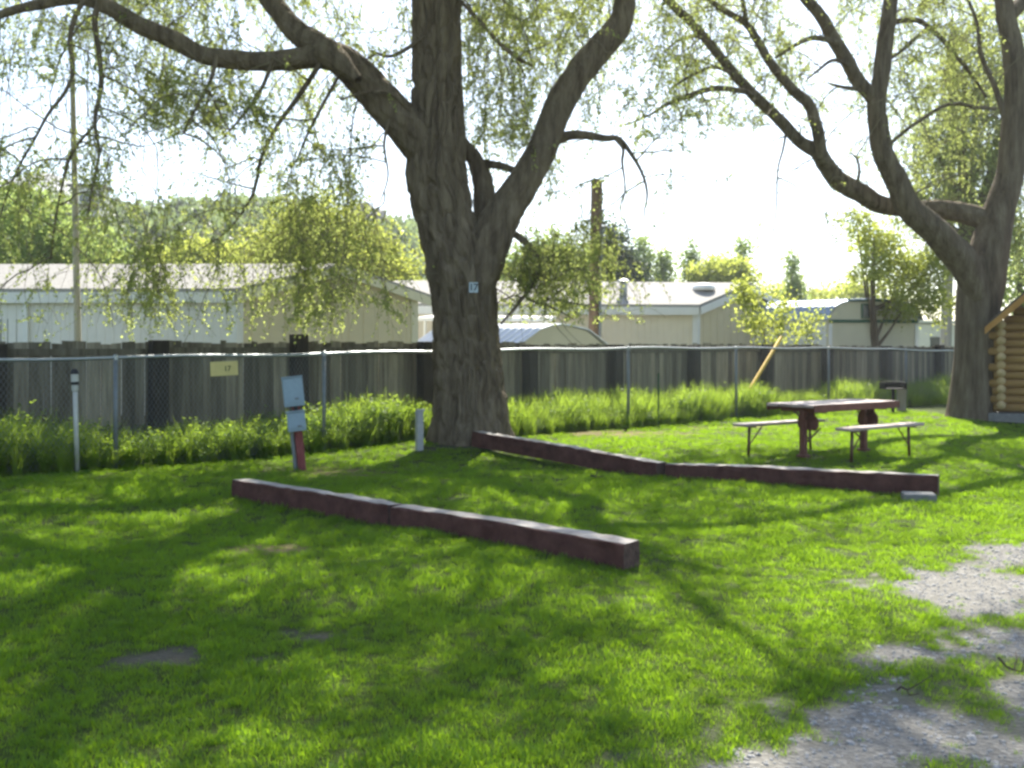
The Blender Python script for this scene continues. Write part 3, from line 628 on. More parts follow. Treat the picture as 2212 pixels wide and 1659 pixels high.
L2_([(2140, 480, 40), (2115, 470, 46), (2070, 458, 42), (2033, 452, 41), (1975, 452, 38), (1928, 447, 37), (1892, 438, 38), (1858, 416, 41), (1826, 400, 41), (1805, 384, 41), (1783, 355, 36), (1766, 328, 34), (1728, 306, 25), (1683, 258, 24), (1630, 208, 24), (1578, 150, 22), (1536, 98, 20), (1490, 45, 19), (1445, 4, 17), (1400, -50, 14), (1350, -120, 9)], [23.2, 23.6, 23, 22, 21.2, 20.6], 1.0, 28, 140, .3)
L2_([(1776, 340, 24), (1770, 300, 27), (1763, 270, 26), (1748, 226, 24), (1722, 202, 22), (1700, 180, 21), (1662, 132, 19), (1634, 84, 17), (1610, 50, 15), (1560, 20, 13), (1528, -6, 11), (1480, -60, 7)], [22, 21.4, 21], 1.0, 20, 80)
for pts, Y in (([(1625, 205, 12), (1600, 196, 12), (1543, 191, 12), (1490, 206, 11), (1438, 227, 8), (1400, 250, 5), (1350, 270, 3)], [20.9, 20.2]), ([(1612, 52, 11), (1608, 20, 10), (1598, -30, 8), (1580, -100, 5)], [21, 21]), ([(1810, 92, 12), (1760, 82, 12), (1722, 95, 9), (1675, 125, 5)], [21.9, 21.4]),
               ([(1545, 108, 9), (1510, 80, 8), (1470, 85, 6), (1438, 110, 4)], [20.7, 20.4]), ([(1586, 160, 9), (1540, 145, 8), (1490, 165, 6), (1450, 190, 4)], [20.8, 20.4]), ([(1838, 142, 9), (1800, 130, 8), (1770, 150, 6), (1745, 170, 4)], [22, 21.7]), ([(1858, 192, 9), (1820, 188, 8), (1790, 180, 5)], [22, 21.8]),
               ([(1912, 55, 14), (1945, 45, 12), (1985, 45, 12), (2025, 75, 11), (2065, 120, 9), (2105, 170, 8), (2130, 210, 5)], [22.6, 23, 23.4]), ([(1905, 330, 8), (1935, 300, 8), (1980, 265, 8), (2050, 225, 8), (2110, 232, 8), (2150, 235, 8)], [22.4, 23]), ([(1888, 155, 8), (1920, 130, 7), (1960, 100, 7), (2000, 60, 5)], [22.3, 22.8]),
               ([(1848, 405, 8), (1856, 375, 6), (1852, 345, 5), (1838, 330, 3)], [22, 21.8]), ([(1700, 270, 6), (1692, 320, 5), (1680, 370, 4), (1676, 460, 3), (1660, 560, 2)], [21.2, 21.2]), ([(2175, 270, 14), (2150, 190, 12), (2120, 120, 10), (2110, 50, 8), (2080, -30, 6)], [23.2, 23.6])):
    L2_(pts, Y, 1.0, 10, 44, 0, .006)
def free2(pts, rad, host=1.0): W2.limb([np.array(q, float) for q in pts], rad, 14, 44, .012, host, skip=.15)
free2([(10.68, 21.9, 10.2), (10.4, 21.4, 11.4), (9.0, 19.2, 12.0), (7.6, 17.4, 11.4)], [.2, .15, .09, .04], 1.0)
free2([(10.66, 21.9, 10.5), (12.0, 21.6, 11.2), (13.0, 19.4, 11.8), (13.2, 17.6, 11.0)], [.2, .14, .09, .04], 1.0)
free2([(7.98, 21.1, 9.5), (6.8, 21.4, 11.0), (5.0, 20.2, 11.4), (3.6, 18.8, 10.6)], [.16, .12, .08, .04], .9)
free2([(10.8, 21.95, 8.8), (12.6, 23.0, 10.2), (15.2, 24.8, 10.6)], [.18, .12, .06], 1.0)
def win2(P3):
    t_ = P3[:, -1]; x = CX + t_[:, 0] / t_[:, 1] * F; y = HZ - (t_[:, 2] - EYE) / t_[:, 1] * F
    return ((x > 1420) & (x < 1790) & (y > 285) & (r2.uniform(0, 1, len(x)) < .93)) | (y > 560)
hang2 = []
for x0, x1, y0, y1, yb0, yb1, Ya, Yb, n_ in ((1420, 2230, -190, -60, 20, 210, 19, 24, 80), (1450, 1900, 0, 200, 150, 300, 20, 22, 36), (1900, 2230, -100, 200, 100, 320, 21, 24, 24)):
    for _ in range(n_):
        Y = r2.uniform(Ya, Yb); a = at(r2.uniform(x0, x1), r2.uniform(y0, y1), Y); zb = at(0, r2.uniform(yb0, yb1), Y)[2]; ln = max(.5, a[2] - zb)
        hang2.append(grow(a[None], np.array([[r2.normal(0, .5), r2.normal(0, .5), -.7]]), np.array([ln * 1.05]), 14, .4, .35, r2)[0])
finish_tree(T2, W2, M['bark2'], M['leaf'], 2.6, r2, extra=np.array(hang2), strands=17, leaves=24, size=(.03, .056), clear=win2, L2=(.9, 2.6), L3=(.3, 1.2))

# --- trees beyond the fence -------------------------------------------------
def far_tree(name, label, base, h, lumps, n, size, leafm, seed, bark=None, group=None, shell=.45, tr=.14, droop=None):
    r_ = np.random.default_rng(seed); base = np.array(base, float); root = thing(name, tuple(base), label, 'tree', group)
    wd = Wood(seed); wd.limb([base + (0, 0, -.1), base + (.05, 0, h * .3), base + (-.05, 0, h * .6), base + (0, 0, h * .92)], [tr, tr * .8, tr * .5, tr * .12], 12, 30, .02, 0)
    for lp in lumps[:12]:
        c_ = np.array(lp[:3]); z0 = base[2] + h * r_.uniform(.25, .55)
        wd.limb([np.array([base[0], base[1], z0]), (np.array([base[0], base[1], z0]) + c_) / 2 + (0, 0, -.1), c_], [tr * .45, tr * .3, tr * .1], 8, 16, .01, 0)
    np_mesh('trunk', np.concatenate(wd.V), np.concatenate(wd.F), bark or M['bark2'], root, smooth=True)
    if droop:
        p0, _ = lump_points(lumps, droop[0], r_, .8); P3 = grow(p0, r_.normal(size=p0.shape) * .6, r_.uniform(droop[1], droop[2], len(p0)), 8, 1.6, .5, r_)
        k = P3[:, -1, 2] > .5; P3 = P3[k]; m_ = max(1, n // len(P3)); pp, dd, i = along(P3, m_, r_, 0); p = pp + r_.normal(size=pp.shape) * .06; d = dd / (np.linalg.norm(dd, axis=1)[:, None] + 1e-9) + r_.normal(size=dd.shape) * .5
        tw = np.repeat(r_.uniform(0, 1, len(P3))[i], 4)
        V, Fq = many_tubes(P3, np.full(P3.shape[:2], .006), 3); np_mesh('branches', V, Fq, M['twig'], root)
    else:
        # small clumps inside each lump, so that gaps stay open
        nc = max(30, n // 45); c_, d_ = lump_points(lumps, nc, r_, shell); i = r_.integers(0, nc, n); cs = r_.uniform(.5, 1.3, nc) * size * 3.2
        p = c_[i] + r_.normal(size=(n, 3)) * cs[i][:, None] * .55; d = r_.normal(size=(n, 3)) + d_[i] * .6; tw = np.repeat(r_.uniform(0, 1, nc)[i], 4)
    V, Fq, T_ = leaf_quads(p, d, r_.uniform(.7, 1.25, len(p)) * size, r_)
    np_mesh('crown', V, Fq, leafm, root, attrs={'tint': np.clip(.4 * T_ + .6 * tw, 0, 1)})
    return root
def lumps_px(Y, specs, depth=1.0):
    return [(*at(x, y, Y + random.uniform(-.5, .5)), rx / F * Y, max(rx, ry) / F * Y * depth, ry / F * Y) for x, y, rx, ry in specs]
def gnd(x, Y): return ((x - CX) / F * Y, Y, 0)
far_tree('willow_tree', 'yellow green weeping willow rising behind the ridge of the white sided home', gnd(700, 33), 6.6, lumps_px(33, [(690, 470, 95, 70), (610, 520, 90, 55), (770, 510, 80, 60), (700, 560, 150, 40), (840, 560, 70, 40), (560, 560, 60, 35)]), 26000, .10, M['leaf_yellow'], 401, droop=(900, .8, 2.4))
far_tree('broadleaf_tree', 'shaded olive green tree behind the end of the white sided home', gnd(90, 36), 7.4, lumps_px(36, [(60, 480, 100, 75), (-60, 470, 90, 90), (160, 530, 90, 60), (20, 560, 130, 40), (220, 560, 60, 40)]), 11000, .16, M['leaf_mid'], 402)
far_tree('conifer_tree', 'narrow thin brownish conifer standing at the foot of the scrubby hill', gnd(292, 52), 8.6, [(gnd(292, 52)[0], 52, z, .75 - .06 * z, .75 - .06 * z, .8) for z in np.arange(1.6, 8.5, .7)], 2600, .16, M['leaf_dark'], 403, tr=.16)
far_tree('broadleaf_tree', 'bright green bushy tree between the thin conifer and the weeping willow', gnd(450, 48), 6, lumps_px(48, [(430, 560, 70, 40), (500, 575, 60, 35), (370, 580, 50, 30)]), 6000, .19, M['leaf_yellow'], 404)
far_tree('conifer_tree', 'dark dense conifer just beyond the top of the cut off brown pole', gnd(1320, 58), 8.6, lumps_px(58, [(1318, 500, 18, 30), (1318, 540, 45, 34), (1330, 580, 65, 34), (1300, 600, 70, 26), (1370, 596, 40, 26)]), 8000, .2, M['leaf_dark'], 405, tr=.2)
far_tree('broadleaf_tree', 'soft olive tree showing between the forked elm and the cut off brown pole', gnd(1180, 50), 6.4, lumps_px(50, [(1190, 540, 60, 40), (1130, 560, 60, 40), (1240, 570, 50, 40), (1180, 590, 110, 26)]), 7000, .18, M['leaf_mid'], 415)
for x, top, wd_, sd_, lb in ((1392, 500, 22, 406, 'tallest pointed poplar next to the dark conifer'), (1434, 530, 20, 407, 'pointed poplar above the metal roof vent'), (1490, 530, 15, 408, 'slender poplar standing apart to one side of the roof skylight'), (1545, 565, 12, 409, 'short thin poplar directly above the roof skylight'), (1600, 525, 18, 410, 'wispy poplar above the peak of the tan home'), (1712, 560, 12, 411, 'lone small columnar poplar between the tan home and the barn shed')):
    Yd = 66.0; zt = at(0, top, Yd)[2]; X = (x - CX) / F * Yd; rw = wd_ / F * Yd
    far_tree('poplar_tree', lb, (X, Yd, 0), zt, [(X + random.uniform(-.2, .2), Yd, z, rw * (1.15 - .75 * z / zt), rw * (1.15 - .75 * z / zt), .9) for z in np.arange(1.5, zt, .8)], 6500, .2, M['leaf_mid'], sd_, group='poplars far beyond the tan home')
far_tree('broadleaf_tree', 'round light green tree beyond the ridge of the tan home', gnd(1560, 60), 5.2, lumps_px(60, [(1560, 590, 50, 28), (1520, 600, 36, 22), (1600, 596, 36, 26)]), 4200, .2, M['leaf_yellow'], 412)
far_tree('broadleaf_tree', 'low wide hazy green tree line clump above the barn shed roof', gnd(1800, 80), 4.4, lumps_px(80, [(1700, 640, 70, 16), (1800, 636, 80, 18), (1880, 632, 60, 20), (1640, 640, 60, 18)]), 5000, .24, M['leaf_yellow'], 413)
far_tree('willow_tree', 'tall pale drooping willow filling the sky behind the cabin elm', gnd(2085, 32.8), 12.0, lumps_px(32.8, [(2060, 170, 100, 130), (2010, 300, 90, 120), (2130, 330, 110, 140), (2200, 180, 110, 150), (2060, 430, 110, 80), (2190, 470, 90, 90), (2120, 40, 90, 90), (2230, 60, 90, 90), (1980, 420, 50, 60)]), 32000, .10, M['leaf_pale'], 420, tr=.3, droop=(1500, .9, 2.6))
far_tree('broadleaf_tree', 'yellow green tree with two dark stems beside the barn shed gable', gnd(1888, 31.2), 5.6, lumps_px(31.2, [(1890, 520, 70, 55), (1950, 570, 80, 60), (1870, 580, 50, 50), (2010, 590, 60, 60), (1960, 650, 80, 40), (1850, 480, 40, 30), (2030, 660, 40, 40)]), 11500, .095, M['leaf_yellow'], 421, tr=.13)
far_tree('sapling_tree', 'small leafy sapling in front of the gable of the tan home', gnd(1655, 27.5), 3.4, lumps_px(27.5, [(1640, 628, 34, 24), (1676, 668, 30, 34), (1640, 690, 34, 30), (1692, 705, 18, 32), (1606, 640, 20, 22), (1660, 735, 24, 16), (1620, 668, 18, 30)]), 1700, .10, M['leaf_yellow'], 422, tr=.03)
far_tree('sapling_tree', 'thin wispy sapling in front of the white barn shed wall', gnd(1745, 27.8), 2.6, lumps_px(27.8, [(1745, 705, 22, 24), (1765, 690, 16, 16), (1730, 730, 18, 14)]), 420, .09, M['leaf_yellow'], 423, tr=.02)
far_tree('broadleaf_tree', 'mid green tree behind the trunk of the cabin elm and the cabin roof', gnd(2205, 36), 6.4, lumps_px(36, [(2210, 560, 80, 90), (2260, 620, 90, 90), (2180, 640, 40, 40)]), 6000, .15, M['leaf_mid'], 424)

# ------------------------------------------------------------------ buildings
def grooved(mb, p0, p1, zb, ztop, step=.2, g=.012, outn=None):
    """board siding from p0 to p1 (plan) up to ztop(u), with real grooves"""
    p0 = np.array(p0, float); p1 = np.array(p1, float); e = p1 - p0; Lw = np.linalg.norm(e); e /= Lw; nrm = np.array([e[1], -e[0]]) if outn is None else np.array(outn)
    us = []; k = 0.0
    while k < Lw:
        us += [(k, 0), (min(k + step - .022, Lw), 0), (min(k + step - .016, Lw), -g), (min(k + step - .004, Lw), -g)]; k += step
    us.append((Lw, 0)); q = [(u, d) for i, (u, d) in enumerate(us) if i == 0 or u > us[i - 1][0] + 1e-6]
    V = []
    for u, d in q:
        b_ = p0 + e * u + nrm * d; V += [(b_[0], b_[1], zb), (b_[0], b_[1], ztop(u / Lw))]
    mb.add(V, [[2 * i, 2 * i + 2, 2 * i + 3, 2 * i + 1] for i in range(len(q) - 1)])
def mobile_home(name, label, P0, P1, ldir, length, eave, rise, wallm, gablem, trimm, gtrimm, roofm, vent=None):
    P0 = np.array(P0, float); P1 = np.array(P1, float); ld = np.array(ldir, float); ld /= np.linalg.norm(ld); Lv = ld * length; g = P1 - P0; gw = np.linalg.norm(g); gu = g / gw
    root = thing(name, (*(P0), 0), label, 'mobile home'); gn = np.array([gu[1], -gu[0]])
    mb = MB(); grooved(mb, P0 + Lv, P0, .1, lambda u: eave); mb.build('long_wall', wallm, root)
    mb = MB(); grooved(mb, P0, P1, .1, lambda u: eave + rise * (1 - abs(2 * u - 1)) - .02, .4); mb.build('gable_wall', gablem, root)
    mb = MB(); grooved(mb, P1, P1 + Lv, .1, lambda u: eave); grooved(mb, P1 + Lv, P0 + Lv, .1, lambda u: eave + rise * (1 - abs(2 * u - 1)) - .02, .4); mb.build('back_wall', wallm, root)
    M_ = (P0 + P1) / 2; ov = .22; th = .09; ln = np.array([-ld[1], ld[0]]);  ln = ln if ln.dot(P0 - M_) > 0 else -ln
    sl_ = rise / (gw / 2); mb = MB()
    for A, sgn in ((P0, 1), (P1, -1)):
        a0 = A - gu * sgn * ov - ld * ov; a1 = A - gu * sgn * ov + Lv + ld * ov; m0 = M_ - ld * ov; m1 = M_ + Lv + ld * ov; ze = eave - sl_ * ov + .01; zr = eave + rise + .01
        mb.prism([(*a0, ze), (*a1, ze), (*m1, zr), (*m0, zr)], (0, 0, th))
    mb.build('roof', roofm, root)
    mb = MB(); a = P0 - gu * ov; mb.box((*(a + Lv / 2 - gu * .017), eave - sl_ * ov - .10), (length + 2 * ov, .03, .24), np.array([[*ld, 0], [*np.array([-ld[1], ld[0]]), 0], [0, 0, 1]])); mb.build('fascia', trimm, root)
    for A, sgn in ((P0, 1), (P1, -1)):
        mb = MB(); a = A - gu * sgn * ov - ld * (ov + .035); m_ = M_ - ld * (ov + .035); ze = eave - sl_ * ov; zr = eave + rise
        mb.prism([(*a, ze - .20), (*m_, zr - .20), (*m_, zr + .02), (*a, ze + .02)], (*(-ld * .03), 0)); mb.build('rake_board', gtrimm, root)
    mb = MB(); c_ = P0 + gn * .012 + (-ld) * 0; mb.prism([(*(P0 + gu * .18 + gn * .025), .1), (*(P0 + gn * .03 - ld * .02), .1), (*(P0 + ln * .03 + ld * .12), .1), (*(P0 + ld * .12 - ln * .02), .1), (*(P0 + gu * .18 - gn * .02), .1)], (0, 0, eave - .1)); mb.build('corner_trim', trimm, root)
    mb = MB(); c_ = P1 - gu * .09 + gn * .015; mb.box((*c_, eave / 2), (.18, .03, eave - .1), np.array([[*gu, 0], [*gn, 0], [0, 0, 1]])); mb.build('corner_trim', gtrimm, root)
    return root
h1 = mobile_home('mobile_home', 'mobile home with white siding on its long side and a shaded beige gable end', at(508, 0, 22.2)[:2], at(902, 0, 25.0)[:2], (-1, .02), 11.5, 2.88, .62, M['white_side'], M['beige_side'], M['white_paint'], M['cream_trim'], M['shingle'])
p = at(45, 0, 22.0); mb = MB(); mb.box((p[0], 22.40, 1.5), (.10, .4, 2.7)); mb.build('pilaster', M['white_paint'], h1)
p = at(15, 0, 22.1); f_ = MB(); f_.box((p[0], 22.36, 1.75), (.62, .06, 1.1)); fo = f_.build('window', M['white_paint'], h1); f_ = MB(); f_.box((p[0], 22.315, 1.75), (.52, .02, 1.0)); f_.build('pane', M['window'], fo)  # added window: a dark panel for the blue-grey shade on this wall
h2 = mobile_home('mobile_home', 'tan mobile home with white corner trim and a shingle roof carrying a metal vent', at(1504, 0, 30.4)[:2], at(1700, 0, 34.5)[:2], (-1, -.10), 11.0, 2.88, .75, M['tan_side'], M['beige_side'], M['white_paint'], M['white_paint'], M['shingle'])
def roof_point(x, y):   # on the camera-side slope of the tan home: intersect the view ray with the slope
    P0 = at(1504, 0, 30.4)[:2]; P1 = at(1700, 0, 34.5)[:2]; ld = np.array([-1, -.10]); ld /= np.linalg.norm(ld); m_ = (P0 + P1) / 2
    a = np.array([*P0, 2.98]); b_ = np.array([*m_, 3.73]); n = np.cross(b_ - a, np.array([*ld, 0])); d = at(x, y, 1.0) - (0, 0, EYE); o_ = np.array([0, 0, EYE]); return o_ + d * ((a - o_).dot(n) / d.dot(n))
q = roof_point(1347, 637); mb = MB(); mb.tube([q + (0, 0, -.1), q + (0, 0, .40)], .12, 16); vp = mb.build('vent_pipe', M['galv'], h2, smooth=False)
mb = MB(); mb.tube([q + (0, 0, .38), q + (0, 0, .44), q + (0, 0, .50)], [.19, .19, .05], 16); mb.build('vent_cap', M['galv'], vp)
q = roof_point(1520, 625); mb = MB(); th_ = np.linspace(0, np.pi / 2, 6); mb.tube([q + (0, 0, -.03)] + [q + (0, 0, .05 + .15 * math.sin(a)) for a in th_], [.36] + [.36 * math.cos(a) + .002 for a in th_], 20); mb.build('skylight', M['white_roof'], h2, smooth=True)

# low garden shed with a barrel roof, right behind the wooden fence
sY = 24.6; c0 = at(1118, 0, sY)[:2]; c1 = at(1312, 0, sY + .9)[:2]; gu = (c1 - c0); gw = np.linalg.norm(gu); gu /= gw; ld = np.array([-1.0, .42]); ld /= np.linalg.norm(ld)
s1 = thing('garden_shed', (*c0, 0), 'low beige garden shed with a ribbed metal gambrel roof next to the forked elm', 'shed')
prof = [(0, 1.60), (.25, 2.05), (.36, 2.14), (.46, 2.17), (.58, 2.14), (.76, 2.04), (1, 1.60)]
gp = [(*(c0 + gu * gw * u), z) for u, z in prof]; mb = MB(); mb.prism([(*c0, .05)] + gp + [(*c1, .05)], (*(ld * .06), 0)); mb.build('gable_wall', M['cream_side'], s1)
mb = MB(); mb.prism([(*(c0 + ld * .06), .05), (*(c0 + ld * 2.9), .05), (*(c0 + ld * 2.9), 1.66), (*(c0 + ld * .06), 1.66)], (*(gu * .05), 0)); mb.prism([(*(c1 + ld * .06), .05), (*(c1 + ld * 2.9), .05), (*(c1 + ld * 2.9), 1.66), (*(c1 + ld * .06), 1.66)], (*(-gu * .05), 0)); mb.build('side_wall', M['cream_side'], s1)
mb = MB(); o3 = np.array([*(-ld * .05), 0.]); l3 = np.array([*(ld * 3.0), 0.])
for (u0, z0), (u1, z1) in zip(prof[:-1], prof[1:]):
    a = np.array([*(c0 + gu * gw * (u0 * 1.06 - .03)), z0 + .012]) + o3; b_ = np.array([*(c0 + gu * gw * (u1 * 1.06 - .03)), z1 + .012]) + o3; mb.prism([a, b_, b_ + l3, a + l3], (0, 0, .03))
    for k in range(15): mb.prism([a + l3 * (k + .5) / 15 + (0, 0, .031), b_ + l3 * (k + .5) / 15 + (0, 0, .031), b_ + l3 * (k + .72) / 15 + (0, 0, .031), a + l3 * (k + .72) / 15 + (0, 0, .031)], (0, 0, .02))
mb.build('roof', M['roof_metal'], s1)
# white flat carport roof behind it
cp = thing('carport', (*at(1060, 0, 27)[:2], 0), 'bright white flat carport roof on thin posts behind the garden shed', 'carport')
a, b_ = at(905, 0, 27.0), at(1192, 0, 27.4); mb = MB(); mb.prism([(a[0], 26.4, 2.32), (b_[0], 26.8, 2.32), (b_[0] + .2, 29.0, 2.44), (a[0] + .2, 28.6, 2.44)], (0, 0, .10)); mb.build('roof', M['white_roof'], cp)
for x, y in ((a[0] + .2, 26.6), (b_[0] - .2, 26.95), (b_[0], 28.8), (a[0] + .3, 28.4)):
    mb = MB(); mb.tube([(x, y, 0), (x, y, 2.33)], .04, 8); mb.build('post', M['white_paint'], cp)
# barn shed
bY = 31.0; c0 = at(1790, 0, bY)[:2]; c1 = at(1982, 0, bY + .5)[:2]; gu = (c1 - c0); gw = np.linalg.norm(gu); gu /= gw; ld = np.array([-1.0, .9]); ld /= np.linalg.norm(ld); gn = np.array([gu[1], -gu[0]])
s2 = thing('barn_shed', (*c0, 0), 'cream barn shed with a rounded blue grey metal roof and dark green trim', 'shed')
z0 = 2.46; rz = .66; prof = [(0, z0), (.03, z0 + .2), (.08, z0 + .40), (.15, z0 + .53), (.24, z0 + .60), (.5, z0 + rz), (.76, z0 + .60), (.85, z0 + .53), (.92, z0 + .40), (.97, z0 + .2), (1, z0)]
mb = MB(); mb.prism([(*c0, .05)] + [(*(c0 + gu * gw * u), z) for u, z in prof] + [(*c1, .05)], (*(ld * .08), 0)); mb.build('gable_wall', M['cream_side'], s2)
mb = MB(); mb.prism([(*(c0 + ld * .08), .05), (*(c0 + ld * 3.4), .05), (*(c0 + ld * 3.4), z0), (*(c0 + ld * .08), z0)], (*(gu * .06), 0)); mb.prism([(*(c1 + ld * .08), .05), (*(c1 + ld * 3.4), .05), (*(c1 + ld * 3.4), z0), (*(c1 + ld * .08), z0)], (*(-gu * .06), 0)); mb.build('side_wall', M['white_paint'], s2)
mb = MB(); o3 = np.array([*(-ld * .08), 0.]); l3 = np.array([*(ld * 3.6), 0.])
for (u0, za), (u1, zb) in zip(prof[:-1], prof[1:]):
    a = np.array([*(c0 + gu * gw * (u0 * 1.08 - .04)), za + .012]) + o3; b_ = np.array([*(c0 + gu * gw * (u1 * 1.08 - .04)), zb + .012]) + o3; mb.prism([a, b_, b_ + l3, a + l3], (0, 0, .03))
    for k in range(14): mb.prism([a + l3 * (k + .5) / 14 + (0, 0, .031), b_ + l3 * (k + .5) / 14 + (0, 0, .031), b_ + l3 * (k + .7) / 14 + (0, 0, .031), a + l3 * (k + .7) / 14 + (0, 0, .031)], (0, 0, .015))
mb.build('roof', M['roof_blue'], s2)
ax = np.array([[*gu, 0], [*gn, 0], [0, 0, 1]])
mb = MB(); mb.box((*((c0 + c1) / 2 + gn * .02), z0 - .02), (gw, .04, .10), ax); mb.build('trim_band', M['green_trim'], s2)
mb = MB(); mb.box((*(c0 + gu * gw * .52 + gn * .02 - ld * .0), z0 + .63), (gw * .62, .05, .08), ax); mb.build('trim_band', M['green_trim'], s2)
for c_ in (c0 + gu * .05, c1 - gu * .05):
    mb = MB(); mb.box((*(c_ + gn * .02), 1.2), (.1, .04, 2.3), ax); mb.build('corner_trim', M['white_paint'], s2)
p = c0 + gu * gw * .42; f_ = MB(); f_.box((*(p + gn * .02), z0 + .30), (.36, .05, .46), ax); fo = f_.build('window', M['green_trim'], s2); f_ = MB(); f_.box((*(p + gn * .052), z0 + .30), (.28, .012, .38), ax); f_.build('pane', M['window'], fo)
# white trailer far behind
tr = thing('travel_trailer', (*at(1990, 0, 40)[:2], 0), 'white travel trailer seen through leaves between the barn shed and the silver grey pole', 'trailer')
a, b_ = at(1905, 0, 40), at(2075, 0, 40.5); mb = MB(); mb.prism([(a[0], 39.8, .5), (b_[0], 40.3, .5), (b_[0] + .15, 40.3, 1.2), (b_[0], 40.3, 2.55), (a[0] + .15, 39.8, 2.6), (a[0], 39.8, 2.3)], (.2, 2.3, 0)); mb.build('body', M['white_paint'], tr, bevel=.05)
mb = MB(); mb.prism([(a[0] - .05, 39.7, 2.62), (b_[0] + .05, 40.2, 2.60), (b_[0] + .25, 42.7, 2.60), (a[0] + .15, 42.2, 2.62)], (0, 0, .10)); mb.build('roof', M['white_roof'], tr)
for u in (.25, .65):
    x = a[0] + (b_[0] - a[0]) * u; mb = MB(); mb.box((x, 39.78 + .5 * u, 1.75), (.8, .06, .6)); mb.build('window', M['window'], tr)
for u in (.42, .58):
    x = a[0] + (b_[0] - a[0]) * u; mb = MB(); mb.tube([(x, 39.76 + .5 * u, .36), (x, 39.98 + .5 * u, .36)], .34, 18); mb.build('wheel', M['black'], tr)
# house on the hill
hh_ = at(196, 412, 112); hs = thing('hilltop_house', tuple(hh_ - (0, 0, 2.2)), 'small flat roofed pale house standing high on the scrubby hill', 'house')
mb = MB(); mb.box(hh_ + (0, 0, -1.4), (2.9, 3, 3.2)); mb.build('wall', M['white_side'], hs); mb = MB(); mb.box(hh_ + (0, 0, .36), (3.7, 4, .26)); mb.build('roof', M['dark_shingle'], hs)
mb = MB(); mb.box(hh_ + (.2, -1.53, -1.0), (1.6, .08, .8)); mb.build('window', M['window'], hs)
mb = MB(); mb.box(hh_ + (0, -2.0, -1.9), (3.1, 1, .2)); mb.build('deck', M['pole'], hs)

# log cabin
cb0 = np.array([10.42, 21.5]); cw = 4.4; cd = 4.0
cb = thing('log_cabin', (*cb0, 0), 'golden log cabin with an orange brown rake board at the edge of the lawn', 'cabin'); cb.rotation_euler = (0, 0, R(-25))
dl = .172; nl = 11; zb = .24; mb = MB()
for k in range(nl):
    z = zb + dl * (k + .5); ex = .17 if k % 2 else .05
    ex += random.uniform(-.03, .03); rr_ = dl / 2 * random.uniform(1.0, 1.08); P_ = [(cb0[0] - ex, cb0[1], z), (cb0[0] + cw * .33, cb0[1] + .005, z + .005), (cb0[0] + cw * .66, cb0[1] - .005, z), (cb0[0] + cw + ex, cb0[1], z)]
    mb.tube(P_, rr_, 12, mi=0)
zt = zb + dl * nl
for k in range(11):     # gable logs
    z = zt + dl * (k + .5); s = (z - zt) / .86
    if s > cw / 2 - .2: break
    mb.tube([(cb0[0] + s + .05, cb0[1], z), (cb0[0] + cw - s - .05, cb0[1], z)], dl / 2 * 1.03, 12)
mb.build('front_wall', M['log'], cb, smooth=True)
for sx in (0, 1):
    mb = MB()
    for k in range(nl):
        z = zb + dl * (k + 1.0) - .03; ex = .16 if k % 2 == 0 else .06; x = cb0[0] + .10 + sx * (cw - .2)
        mb.tube([(x, cb0[1] - ex - .04, z), (x + .004, cb0[1] + cd / 2, z), (x, cb0[1] + cd, z)], dl / 2 * 1.04, 12)
    mb.build('side_wall', M['log_end'], cb, smooth=True)
mb = MB(); mb.box((cb0[0] + cw / 2, cb0[1] + cd, 1.2), (cw - .1, .2, 2.2)); mb.build('back_wall', M['log'], cb)
mb = MB(); mb.box((cb0[0] + cw / 2 + .1, cb0[1] + cd / 2, .08), (cw + .5, cd + .5, .26)); mb.build('foundation', M['footing'], cb, bevel=.02)
mid = cb0[0] + cw / 2; ov = .22; fo_ = .55; sl_ = .92; ze = zt + .02 - ov * sl_; zr = zt + .02 + cw / 2 * sl_
mb = MB(); mb2 = MB()
for sgn in (-1, 1):
    xe = mid + sgn * (cw / 2 + ov); y0, y1 = cb0[1] - fo_, cb0[1] + cd + .4
    mb.prism([(xe, y0, ze + .10), (xe, y1, ze + .10), (mid, y1, zr + .10), (mid, y0, zr + .10)], (0, 0, .05))
    mb2.prism([(xe, y0 + .03, ze + .055), (xe, y1, ze + .055), (mid, y1, zr + .055), (mid, y0 + .03, zr + .055)], (0, 0, .04))
mb.build('roof', M['dark_shingle'], cb); mb2.build('roof_deck', M['rake'], cb)
for sgn in (-1, 1):
    xe = mid + sgn * (cw / 2 + ov); mb = MB(); mb.prism([(xe, cb0[1] - fo_, ze - .06), (xe, cb0[1] - fo_, ze + .094), (mid, cb0[1] - fo_, zr + .094), (mid, cb0[1] - fo_, zr - .10)], (0, .028, 0)); mb.build('rake_board', M['rake'], cb)

# ------------------------------------------------------------------ poles
def pole(name, label, base, top, r0, r1_, m_, cat='pole'):
    root = thing(name, tuple(base), label, cat); mb = MB(); b0 = np.array(base, float); t0 = np.array(top, float)
    mb.tube([b0 + (t0 - b0) * u for u in np.linspace(0, 1, 8)], np.linspace(r0, r1_, 8), 16); mb.build('shaft', m_, root, smooth=False); return root, t0
pr, _ = pole('utility_pole', 'short brown utility pole cut off flat with a grey conduit up its side', (at(1281, 0, 26.6)[0], 26.6, -.1), at(1289, 390, 26.6), .165, .15, M['pole'])
x0, x1 = at(1292, 0, 26.45)[0], at(1299, 0, 26.45)[0]; zt_ = at(0, 498, 26.45)[2]
mb = MB(); mb.tube([(x0 + .03, 26.44, .3), ((x0 + x1) / 2 + .02, 26.44, 3.4), (x1, 26.44, zt_), (x1 + .03, 26.42, zt_ + .10), (x1 + .12, 26.38, zt_ + .10), (x1 + .17, 26.36, zt_ + .02)], .035, 8); mb.build('conduit', M['galv_dull'], pr)
